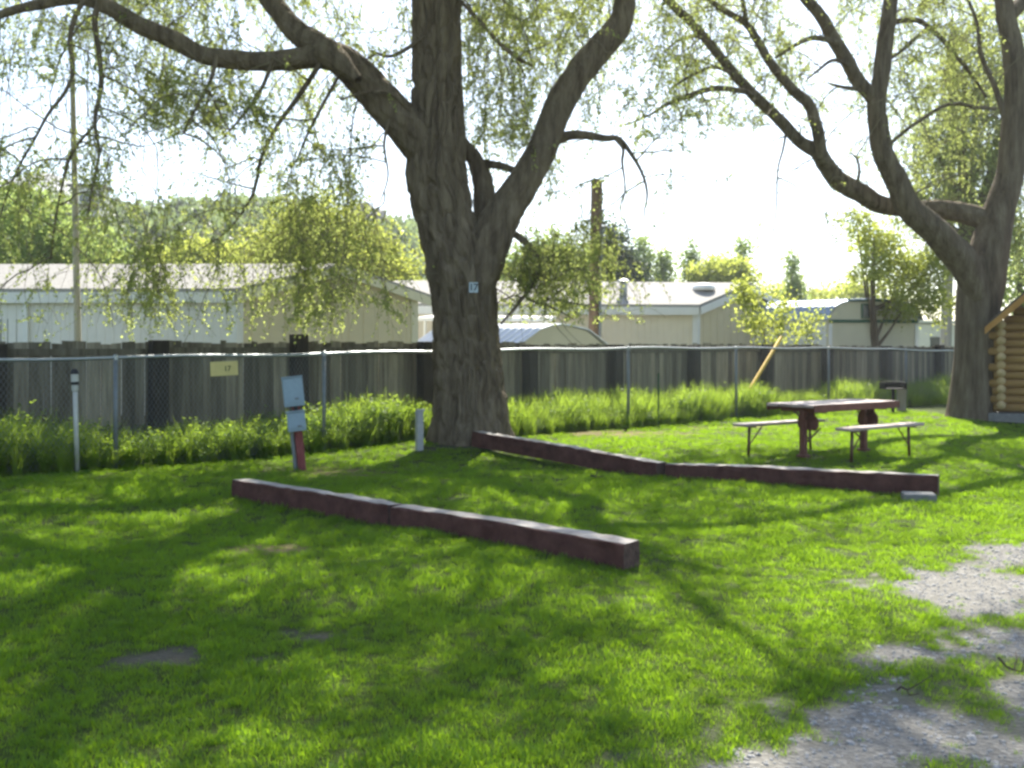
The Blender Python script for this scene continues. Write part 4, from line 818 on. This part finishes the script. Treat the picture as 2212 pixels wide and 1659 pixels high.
pr2, tp = pole('utility_pole', 'slender pale tan pole with an overhead wire, in front of the white sided home', (at(172, 0, 20.4)[0], 20.4, -.1), at(155, 88, 20.4), .075, .05, M['pole_pale'])
mb = MB(); e0, e1 = at(-250, 40, 18.5), at(720, 190, 38)
for e in (e0, e1): mb.tube([tp * (1 - u) + e * u + np.array([0, 0, -.35 * 4 * u * (1 - u)]) for u in np.linspace(0, 1, 14)], .008, 5)
mb.build('wire', M['black'], pr2)
gp0 = np.array([(2040 - CX) / F * 35.5, 35.5, 0]); gtop = at(2062, 60, 35.5)
pr3, _ = pole('utility_pole', 'thick silver grey utility pole behind the trunk of the cabin elm', tuple(gp0), tuple(gtop), .20, .15, M['pole_grey'])
ga = on_ground(1583, 903); ga[1] = 23.2; ga[0] = (1583 - CX) / F * 23.2; wt = gp0 + (gtop - gp0) * .93
gwr = thing('guy_wire', tuple(ga), 'steel guy wire with a bright yellow plastic guard rising out of the tall grass', 'guy wire')
mb = MB(); mb.tube([ga + (wt - ga) * u for u in np.linspace(0, 1, 6)], .007, 6); mb.build('cable', M['galv_dull'], gwr)
u0, u1 = .02, .155; mb = MB(); mb.tube([ga + (wt - ga) * u for u in np.linspace(u0, u1, 5)], .042, 10); mb.build('guard', M['yellow'], gwr, smooth=False)

# ------------------------------------------------------------------ wooden fence
def isect(x, line):   # point of the fence line seen at picture column x
    s = (x - CX) / F; Y = line(0) / (1 - .885 * s); return np.array([s * Y, Y])
WF = thing('wooden_fence', (*isect(1106, WD), 0), 'long weathered grey board fence with dark square posts behind the chain link fence', 'fence')
wdir = np.array([1, .885]); wdir /= np.linalg.norm(wdir); wn = np.array([wdir[1], -wdir[0]])      # towards the camera
posts = [isect(x, WD) for x in (-330, -20, 333, 638, 910, 1135, 1320, 1490, 1645, 1775, 1905, 2020, 2105)]
WTOP = lambda X: 1.72 - .004 * X + np.clip(X + 4, -6, 0) * .0 
for i, p in enumerate(posts):
    hx = {3: 1.83, 2: 1.72, 4: 1.72, 5: 1.66, 6: 1.68}.get(i, 1.62 + .04 * (i % 3)); mb = MB(); a_ = random.uniform(-.03, .03)
    mb.prism([(*(p + wn * .02 + wdir * sx * .125 + wn * sy), -.1) for sx, sy in ((-1, .03), (1, .03), (1, .24), (-1, .24))], (a_, 0, hx + .1)); mb.build('post', M['tie'], WF, bevel=.012)
for i in range(len(posts) - 1):
    a, b_ = posts[i], posts[i + 1]; Lb = np.linalg.norm(b_ - a); mb = MB(); k = 0.0; drift = random.uniform(-.02, .02)
    while k < Lb:
        wv = random.choice((.14, .14, .14, .19, .09)); z1 = 1.70 + drift + random.uniform(-.025, .02) - (.05 if i > 8 else 0); z0_ = random.uniform(.03, .10); gap = random.choice((.003, .004, .004, .006, .014)); wv = min(wv, Lb - k - .002)
        if wv < .02: break
        c_ = a + wdir * (k + wv / 2); tlt = random.uniform(-.006, .006)
        mb.prism([(*(c_ - wdir * wv / 2 - wn * .02), z0_), (*(c_ + wdir * wv / 2 - wn * .02), z0_), (*(c_ + wdir * (wv / 2 + tlt) - wn * .02), z1 + random.uniform(-.008, .008)), (*(c_ - wdir * (wv / 2 - tlt) - wn * .02), z1 + random.uniform(-.008, .008))], (*(wn * random.uniform(.018, .026)), 0), tint=random.uniform(0, 1) ** 1.1); k += wv + gap
    mb.build('board_panel', M['board'], WF)
    m_ = (a + b_) / 2; mb = MB(); axw = np.array([[*wdir, 0], [*wn, 0], [0, 0, 1]])
    for z, hgt in ((1.56, .10), (.42, .12)):
        mb = MB(); mb.box((*(m_ + wn * .035), z + drift), (Lb - .26, .04, hgt), axw, tint=.15); mb.build('rail', M['board'], WF)
    if i < 4: mb = MB(); mb.box((*(m_ + wn * .045), .24), (Lb - .26, .035, .20), axw, tint=.3); mb.build('base_board', M['board'], WF)

# ------------------------------------------------------------------ chain link fence
CF = thing('chain_link_fence', (*isect(1106, CH), 0), 'low galvanised chain link fence with a shiny top rail along the edge of the lawn', 'fence')
cpx = [-420, -130, 250, 700, 1046, 1357, 1590, 1790, 1957, 2075]
def rail_z(X): return float(np.interp(X, [-9, -5, 0, 2.5, 6, 9, 13.5], [1.43, 1.475, 1.565, 1.60, 1.60, 1.595, 1.50]))
cps = [isect(x, CH) for x in cpx]
for p in cps:
    zt_ = rail_z(p[0]); g = G(*p); mb = MB(); mb.tube([(p[0], p[1], g - .05), (p[0], p[1], zt_ - .02)], .030, 12); po = mb.build('post', M['galv_dull'], CF, smooth=True)
    mb = MB(); mb.tube([(p[0], p[1], zt_ - .035), (p[0], p[1], zt_ + .028), (p[0], p[1], zt_ + .045)], [.037, .037, .015], 12); mb.build('cap', M['galv'], po)
mb = MB(); a, b_ = cps[0], cps[-1]; ts = np.linspace(0, 1, 60); path = [a + (b_ - a) * u for u in ts]
mb.tube([(q[0], q[1], rail_z(q[0]) + .012 * math.sin(i * .9)) for i, q in enumerate(path)], .025, 10); mb.build('top_rail', M['galv'], CF, smooth=True)
a, b_ = cps[0], cps[-1]; Lc = np.linalg.norm(b_ - a); cd_ = (b_ - a) / Lc; st = .062; ns = int(Lc / st); nrm = np.array([cd_[1], -cd_[0]])
A = []
for sg in (1, -1):
    k = np.arange(ns + 1) * st; z0_, h_ = .05, 1.45
    for zz in (0,):
        s0 = k; s1 = k + sg * h_ * .62
        p0 = a[None] + cd_[None] * np.clip(s0, 0, Lc)[:, None]; p1 = a[None] + cd_[None] * np.clip(s1, 0, Lc)[:, None]
        zt_ = np.array([rail_z(x) for x in p1[:, 0]]) - .03; gz0 = ground_z(p0[:, 0], p0[:, 1]) + .04
        A.append(np.stack([np.column_stack([p0 + nrm * .030 + nrm * sg * .0012, gz0]), np.column_stack([p1 + nrm * .030 + nrm * sg * .0012, zt_])], 1))
A = np.concatenate(A); V, Fq = many_tubes(A, np.full(A.shape[:2], .0017), 3); np_mesh('wire_mesh', V, Fq, M['galv_dull'], CF)

def text_mesh(txt, size, name, mtl, parent, origin, xdir, zdir, depth=.002, bold=1.0):
    cu = bpy.data.curves.new('txt', 'FONT'); cu.body = txt; cu.size = size; cu.align_x = 'CENTER'; cu.align_y = 'CENTER'; cu.extrude = depth; cu.offset = .012 * size * bold
    ob = bpy.data.objects.new('txt', cu); COL.objects.link(ob); dg = bpy.context.evaluated_depsgraph_get(); me = bpy.data.meshes.new_from_object(ob.evaluated_get(dg)); COL.objects.unlink(ob); bpy.data.objects.remove(ob)
    x = np.array(xdir, float); z = np.array(zdir, float); y = -np.cross(x, z)   # text normal
    n = len(me.vertices); V = np.zeros(n * 3); me.vertices.foreach_get('co', V); V = V.reshape(-1, 3)
    W_ = np.array(origin) + V[:, :1] * x + V[:, 1:2] * z + V[:, 2:] * (-np.cross(z, x) * -1 if False else np.cross(x, z)) - ORIG[parent.name]
    me.vertices.foreach_set('co', W_.astype(np.float32).ravel()); me.name = name; me.update(); me.materials.clear()
    return link_mesh(name, me, mtl, parent)
# yellow site sign on the chain link fence
q = isect(481, CH); s_ = thing('site_sign', (*(q + nrm * .04), 1.24), 'pale yellow rectangular sign reading 17 wired to the chain link fence', 'sign')
c_ = np.array([*(q + nrm * .052), at(0, 796, q[1])[2]]); tl = .035; xd = np.array([*(cd_ * math.cos(tl)), math.sin(tl)]); zd = np.array([*(-cd_ * math.sin(tl)), math.cos(tl)])
mb = MB(); mb.box(c_, (.42, .010, .205), [xd, np.array([*nrm, 0]), zd]); mb.build('board', M['sign_yellow'], s_, bevel=.003)
text_mesh('17', .105, 'lettering', M['ink'], s_, c_ + xd * .045 + np.array([*nrm, 0]) * .0075 - zd * .004, xd, zd)
# number plate on the elm
s_ = thing('number_plate', (-.6, Y1 - .62, 2.5), 'tiny white house number plate reading 17 nailed to the big elm trunk', 'number plate')
pc = at(1023, 621, Y1 - .57); xd = np.array([1, .10, 0]); xd /= np.linalg.norm(xd); zd = np.array([0, 0, 1.])
for sgn in (-1, 1):
    mb = MB(); mb.box(pc + xd * .036 * sgn, (.068, .012, .16), [xd, np.array([.1, -1, 0]), zd]); mb.build('tile', M['plate'], s_, bevel=.003)
text_mesh('1', .15, 'lettering', M['plate_ink'], s_, pc - xd * .036 + np.array([.001, -.009, 0]), xd, zd, bold=1.5); text_mesh('7', .15, 'lettering', M['plate_ink'], s_, pc + xd * .034 + np.array([.001, -.009, 0]), xd, zd, bold=1.5)

# ------------------------------------------------------------------ things on the lawn
def timber(label, A, B, w_, h_, seed, notch=0.0, z0=(0, 0)):
    """rough square beam from A to B (plan), painted sides and bare worn top"""
    A = np.array(A, float); B = np.array(B, float); Lb = np.linalg.norm(B - A); e = (B - A) / Lb; nr = np.array([e[1], -e[0]]); n = 64
    r_ = np.random.default_rng(seed); t_ = np.linspace(0, 1, n)
    prof = [(-.5, 0), (-.5, .25), (-.5, .5), (-.5, .75), (-.5, .93), (-.44, 1), (-.2, 1), (.0, 1), (.2, 1), (.44, 1), (.5, .93), (.5, .75), (.5, .5), (.5, .25), (.5, 0)]; m_ = len(prof)
    V = np.zeros((n, m_, 3)); gA, gB = G(*A) + z0[0], G(*B) + z0[1]
    for i, u in enumerate(t_):
        c_ = A + e * Lb * u; zg = gA + (gB - gA) * u + .01 * math.sin(u * 3.1)
        for j, (a, q) in enumerate(prof):
            s = u * Lb; nz_ = vnoise(np.array([[s * 2.2, j * .9, seed]]), 3)[0] - .5; nf = vnoise(np.array([[s * 9, j * 1.7, seed]]), 4)[0] - .5
            edge = 1 if j in (4, 5, 9, 10) else .45
            o_ = edge * (nz_ * .016 + nf * .020); zz = zg + max(q, .3 * (u > 1 - notch) * (.6 + .6 * nf)) * h_ + (o_ * .8 if q > .8 else 0) - .02 * (q == 0)
            V[i, j] = (*(c_ + nr * (a * w_ + np.sign(a) * o_ * .8)), zz)
    F_ = []; mi = []
    for i in range(n - 1):
        for j in range(m_ - 1):
            F_.append((i * m_ + j, i * m_ + j + 1, (i + 1) * m_ + j + 1, (i + 1) * m_ + j)); mi.append(1 if 5 <= j <= 8 else 0)
    V = V.reshape(-1, 3); caps = [list(range(m_)), list(range((n - 1) * m_, n * m_))[::-1]]
    loc = (A[0], A[1], gA); me = bpy.data.meshes.new('landscape_timber'); me.from_pydata([tuple(p - np.array(loc)) for p in V], [], F_ + caps); me.polygons.foreach_set('material_index', np.array(mi + [2, 2], np.int32))
    me.polygons.foreach_set('use_smooth', np.full(len(me.polygons), False)); me.update()
    o = link_mesh('landscape_timber', me, [M['timber_side'], M['timber_top'], M['timber_end']], None, loc)
    return tag(o, label, 'timber', 'red landscape timbers laid on the lawn')
W_ = .20
def off(p, e, k): return np.array(p[:2]) + np.array(k) * 0
t_a, t_b, t_c = on_ground(496, 1078)[:2], on_ground(838, 1140)[:2], on_ground(1384, 1240)[:2]
shift = np.array([.075, .085])
timber('near red timber with its far end in front of the leaning electric post', t_a + shift, t_b + shift + np.array([-.02, .02]), .185, .205, 1, z0=(-.02, -.02))
timber('nearest red timber with a splintered free end in the middle of the lawn', t_b + shift + np.array([.02, -.035]), t_c + np.array([-.05, .11]), .195, .205, 2, notch=.13, z0=(-.02, -.005))
t_d, t_e, t_f = np.array([(1030 - CX) / F * 15.35, 15.35]), on_ground(1437, 1036)[:2], on_ground(2036, 1076)[:2]
timber('long red timber butting against the base of the forked elm', t_d, t_e + np.array([-.03, .07]), .19, .205, 3, z0=(.05, -.02))
timber('red timber running in front of the picnic table and propped on a block', t_e + np.array([.04, .05]), t_f + np.array([0, .10]), .19, .20, 4, z0=(-.02, .035))
bx = on_ground(1995, 1092); mb = MB(); mb.box((bx[0] + .06, bx[1] + .27, .03), (.32, .24, .12), [[.97, -.24, 0], [.24, .97, 0], [0, 0, 1]]); tag(mb.build('support_block', M['footing'], None, (bx[0], bx[1] + .1, 0), bevel=.015), 'weathered grey block wedged under the free end of the propped red timber', 'block')

# electric hookup post
eb = on_ground(653, 1012); ez = G(*eb[:2]); eb[2] = ez; up_ = np.array([-.105, 0, 1.0]); up_ /= np.linalg.norm(up_); rx_ = np.array([.97, .25, 0]); rx_ /= np.linalg.norm(rx_); rx_ = rx_ - up_ * rx_.dot(up_); rx_ /= np.linalg.norm(rx_); ry_ = np.cross(up_, rx_)
EP = thing('hookup_post', tuple(eb), 'leaning red painted wooden post carrying two blue grey electric boxes', 'electric post')
mb = MB(); mb.box(eb + up_ * .58 + ry_ * .0, (.105, .105, 1.24), [rx_, ry_, up_]); mb.build('post', M['red_post'], EP, bevel=.008)
mb = MB(); mb.tube([eb - rx_ * .082 - up_ * .04, eb - rx_ * .082 + up_ * .75], .028, 10); mb.build('conduit', M['galv_dull'], EP)
for h0, h1, wv in ((.86, 1.245, .265), (.53, .79, .235)):
    cz = (h0 + h1) / 2; c_ = eb + up_ * cz - ry_ * .11 - rx_ * .015
    mb = MB(); mb.box(c_, (wv, .11, h1 - h0), [rx_, ry_, up_]); bxo = mb.build('electric_box', M['elec'], EP, bevel=.01)
    mb = MB(); mb.box(c_ - ry_ * .060 + up_ * .012, (wv - .02, .012, h1 - h0 - .05), [rx_, ry_, up_]); mb.build('cover', M['elec'], bxo, bevel=.004)
    mb = MB(); mb.box(c_ - ry_ * .071 - up_ * (h1 - h0) * .24 + rx_ * .035, (.05, .014, .025), [rx_, ry_, up_]); mb.build('latch', M['galv_dull'], bxo)
    mb = MB(); mb.box(c_ + up_ * ((h1 - h0) / 2 + .006) - ry_ * .012, (wv + .012, .14, .012), [rx_, ry_, up_]); mb.build('hood', M['elec'], bxo)
mb = MB(); mb.tube([eb + up_ * .77 - ry_ * .08, eb + up_ * .88 - ry_ * .08], .025, 8); mb.build('conduit', M['black'], EP)
# white standpipe
b0 = on_ground(167, 1019); b0[2] = G(*b0[:2]); tp_ = at(161, 797, b0[1]); PVC = thing('standpipe', tuple(b0), 'thin white plastic standpipe with a black cap in front of the chain link fence', 'pipe')
ax_ = tp_ - b0; mb = MB(); mb.tube([b0 - ax_ * .02, b0 + ax_ * .84], .030, 12); mb.build('pipe', M['pvc'], PVC, smooth=True)
mb = MB(); mb.tube([b0 + ax_ * .78, b0 + ax_ * .795, b0 + ax_ * .835, b0 + ax_ * .85], [.033, .042, .042, .033], 12); mb.build('collar', M['pvc'], PVC, smooth=False)
mb = MB(); mb.tube([b0 + ax_ * .845, b0 + ax_ * .875], .048, 12); mb.build('band', M['black'], PVC); mb = MB(); mb.tube([b0 + ax_ * .87, b0 + ax_ * .955], .047, 12); mb.build('head', M['pvc'], PVC)
mb = MB(); mb.tube([b0 + ax_ * .95, b0 + ax_ * .975, b0 + ax_ * 1.0], [.05, .045, .028], 12); mb.build('cap', M['black'], PVC)
# short pale marker by the elm
b0 = on_ground(905, 980); b0[2] = G(*b0[:2]); mk = thing('marker_post', tuple(b0), 'short square pale grey marker post close to the foot of the forked elm', 'post')
axm = [np.array([.86, .5, 0]), np.array([-.5, .86, 0]), np.array([0, 0, 1.])]; mb = MB(); mb.box(b0 + (0, .07, .28), (.10, .10, .64), axm); mb.build('stake', M['concrete'], mk, bevel=.01); mb = MB(); mb.box(b0 + (.01, .075, .615), (.11, .11, .03), axm); mb.build('cap', M['concrete'], mk, bevel=.006)
# green T stake
q = isect(1417, CH); b0 = np.array([*(q + nrm * .05), 0.]); zt_ = at(0, 806, b0[1])[2]; mb = MB()
mb.box(b0 + (.012, 0, zt_ / 2), (.035, .006, zt_), tint=.5); mb.box(b0 + (.012, .018, zt_ / 2), (.006, .030, zt_)); tag(mb.build('steel_stake', M['green_post'], None, tuple(b0)), 'slim dark green steel stake standing against the chain link fence', 'stake')

# picnic table and its two loose benches
tcn = np.array([4.72, 14.62]); ta = R(36.5); tx = np.array([math.cos(ta), math.sin(ta), 0]); ty = np.array([-math.sin(ta), math.cos(ta), 0]); tz = np.array([0, 0, 1.]); AX = [tx, ty, tz]
tg_ = G(*tcn) + .03; tb = np.array([*tcn, tg_]); PT = thing('picnic_table', tuple(tb), 'red brown wooden picnic table with a paler top on the lawn', 'picnic table')
mb = MB()
for k in range(4): mb.box(tb + ty * (-.30 + .20 * k) + tz * (.745 + random.uniform(-.004, .004)), (2.05 + random.uniform(-.03, .03), .19, .042), AX)
tt = mb.build('table_top', M['table_top'], PT, bevel=.006)
mb = MB()
for sg in (-1, 1): mb.box(tb + ty * .405 * sg + tz * .715, (2.02, .03, .10), AX)
mb.build('apron', M['table_red'], PT, bevel=.004)
for sg in (-1, 1):
    e_ = tb + tx * .72 * sg
    # gusset board under the top: waisted below the top, widest at the middle
    pr_ = [(-.11, .70), (.11, .70), (.11, .60), (.17, .53), (.17, .43), (.13, .38), (-.13, .38), (-.17, .43), (-.17, .53), (-.11, .60)]
    mb = MB(); mb.prism([e_ + tx * .09 + ty * a * 1.0 + tz * z for a, z in pr_], tx * .035); mb.build('gusset_board', M['table_red'], PT, bevel=.004)
    mb = MB(); mb.box(e_ + tz * .675, (.07, .74, .06), AX); mb.build('cross_bar', M['table_red'], PT, bevel=.004)
    mb = MB(); mb.box(e_ + tz * .335, (.085, .085, .67), AX); mb.build('leg', M['table_red'], PT, bevel=.008)
    for s2_ in (-1, 1):
        mb = MB(); mb.tube([e_ + ty * .03 * s2_ + tz * .52, e_ + ty * .11 * s2_ + tz * .62, e_ + ty * .21 * s2_ + tz * .665], .014, 8); mb.build('brace', M['table_steel'], PT)
    mb = MB(); mb.tube([e_ + tz * .16, e_ - tx * .40 * sg + tz * .40], .013, 8); mb.build('brace', M['table_steel'], PT)
    mb = MB(); mb.box(e_ + tz * .02, (.13, .15, .04), AX); mb.build('foot', M['table_red'], PT, bevel=.008)
def bench(label, c_, ang, L_b):
    bx_ = np.array([math.cos(ang), math.sin(ang), 0]); by_ = np.array([-math.sin(ang), math.cos(ang), 0]); A_ = [bx_, by_, tz]; cc = np.array([*c_, G(*c_) + .02]); root = thing('picnic_bench', tuple(cc), label, 'bench', 'loose benches of the picnic table')
    mb = MB(); mb.box(cc + tz * .44, (L_b, .245, .042), A_); mb.build('seat', M['table_top'], root, bevel=.008)
    for sg in (-1, 1):
        e_ = cc + bx_ * (L_b / 2 - .22) * sg
        mb = MB(); mb.tube([e_ + by_ * .0 + tz * .42, e_ + tz * -.03 + bx_ * .02 * sg], .022, 10); mb.build('leg', M['table_steel'], root, smooth=True)
        mb = MB(); mb.box(e_ + tz * .41, (.05, .22, .022), A_); mb.build('bracket', M['table_steel'], root)
        mb = MB(); mb.tube([e_ + tz * .14, e_ - bx_ * .28 * sg + tz * .41], .011, 8); mb.build('brace', M['table_steel'], root)
    return root
bench('loose wooden bench on the fence side of the picnic table', (4.03, 15.0), R(35), 1.80)
bench('loose wooden bench on the cabin side of the picnic table', (5.22, 14.12), R(37), 1.82)
# charcoal grill
b0 = np.array([(1929 - CX) / F * 24.2, 24.2, 0.]); b0[2] = G(*b0[:2]); GR = thing('charcoal_grill', tuple(b0), 'black iron park grill on a single post near the tall grass', 'grill')
mb = MB(); mb.tube([b0, b0 + (0, 0, .58)], .038, 10); mb.build('post', M['grill'], GR, smooth=True)
zg = b0[2] + .58; mb = MB(); mb.box((b0[0], b0[1], zg + .012), (.52, .40, .024))
for x, y, sx, sy in ((0, .19, .52, .02), (-.25, -.01, .02, .38), (.25, -.01, .02, .38), (0, -.19, .52, .02)): mb.box((b0[0] + x, b0[1] + y, zg + .094), (sx - .001, sy, .14 if y > .1 or x else .10))
mb.build('firebox', M['grill'], GR); mb = MB()
for k in range(9): mb.tube([(b0[0] - .22 + .055 * k, b0[1] - .17, zg + .19), (b0[0] - .22 + .055 * k, b0[1] + .17, zg + .19)], .006, 6)
mb.build('grate', M['grill'], GR); mb = MB(); mb.tube([(b0[0] - .26, b0[1] - .1, zg + .19), (b0[0] - .36, b0[1] - .12, zg + .2)], .012, 6); mb.build('handle', M['grill'], GR)
b0 = np.array([(1948 - CX) / F * 24.6, 24.6, 0.]); mb = MB(); mb.prism([b0 + (-.11, 0, -.05), b0 + (.11, 0, -.05), b0 + (.11, 0, .58), b0 + (0, 0, .64), b0 + (-.11, 0, .58)], (0, .05, 0)); tag(mb.build('wooden_stake', M['pole_grey'], None, tuple(b0), bevel=.005), 'flat grey wooden stake right beside the iron grill', 'stake')
# sticks
def stick(label, px, py, Ln, ang, seed, r0=.008):
    p = on_ground(px, py); r_ = np.random.default_rng(seed); p[2] = G(*p[:2]) + .045; d = np.array([math.cos(ang), math.sin(ang), 0]); mb = MB(); n_ = np.array([-d[1], d[0], 0])
    pts = [p + d * Ln * (u - .5) + n_ * r_.normal(0, .02) + (0, 0, abs(r_.normal(0, .015)) + .05 * (u - .5) ** 2) for u in np.linspace(0, 1, 6)]; mb.tube(pts, np.linspace(r0, r0 * .4, 6), 7); mb.tube([pts[2], pts[2] + d * .05 + n_ * .05 + (0, 0, .03), pts[2] + d * .08 + n_ * .11 + (0, 0, .05)], [r0 * .6, r0 * .5, r0 * .3], 6)
    return tag(mb.build('fallen_stick', M['stick'], None, tuple(p)), label, 'stick', 'sticks fallen on the ground')
stick('short dark curved stick on the sunny grass between the two rows of timbers', 1290, 1046, .17, .4, 1, .012)
stick('dark forked twig lying on the pale gravel patch', 1960, 1520, .09, -.6, 2, .005)
stick('dark twig at the very edge of the gravel in the shade', 2192, 1462, .12, .1, 3, .006)

# ------------------------------------------------------------------ the air: a closed box of faint haze
hz = bpy.data.materials.new('haze'); hz.use_nodes = True; t = hz.node_tree; t.nodes.remove(t.nodes['Principled BSDF'])
pv = t.nodes.new('ShaderNodeVolumePrincipled'); pv.inputs['Color'].default_value = (.93, .96, 1, 1); pv.inputs['Density'].default_value = .0006; pv.inputs['Anisotropy'].default_value = .3
t.links.new(pv.outputs[0], t.nodes['Material Output'].inputs['Volume'])
mb = MB(); mb.box((0, 230, 59), (1960, 640, 122)); tag(mb.build('haze', hz), kind='stuff')
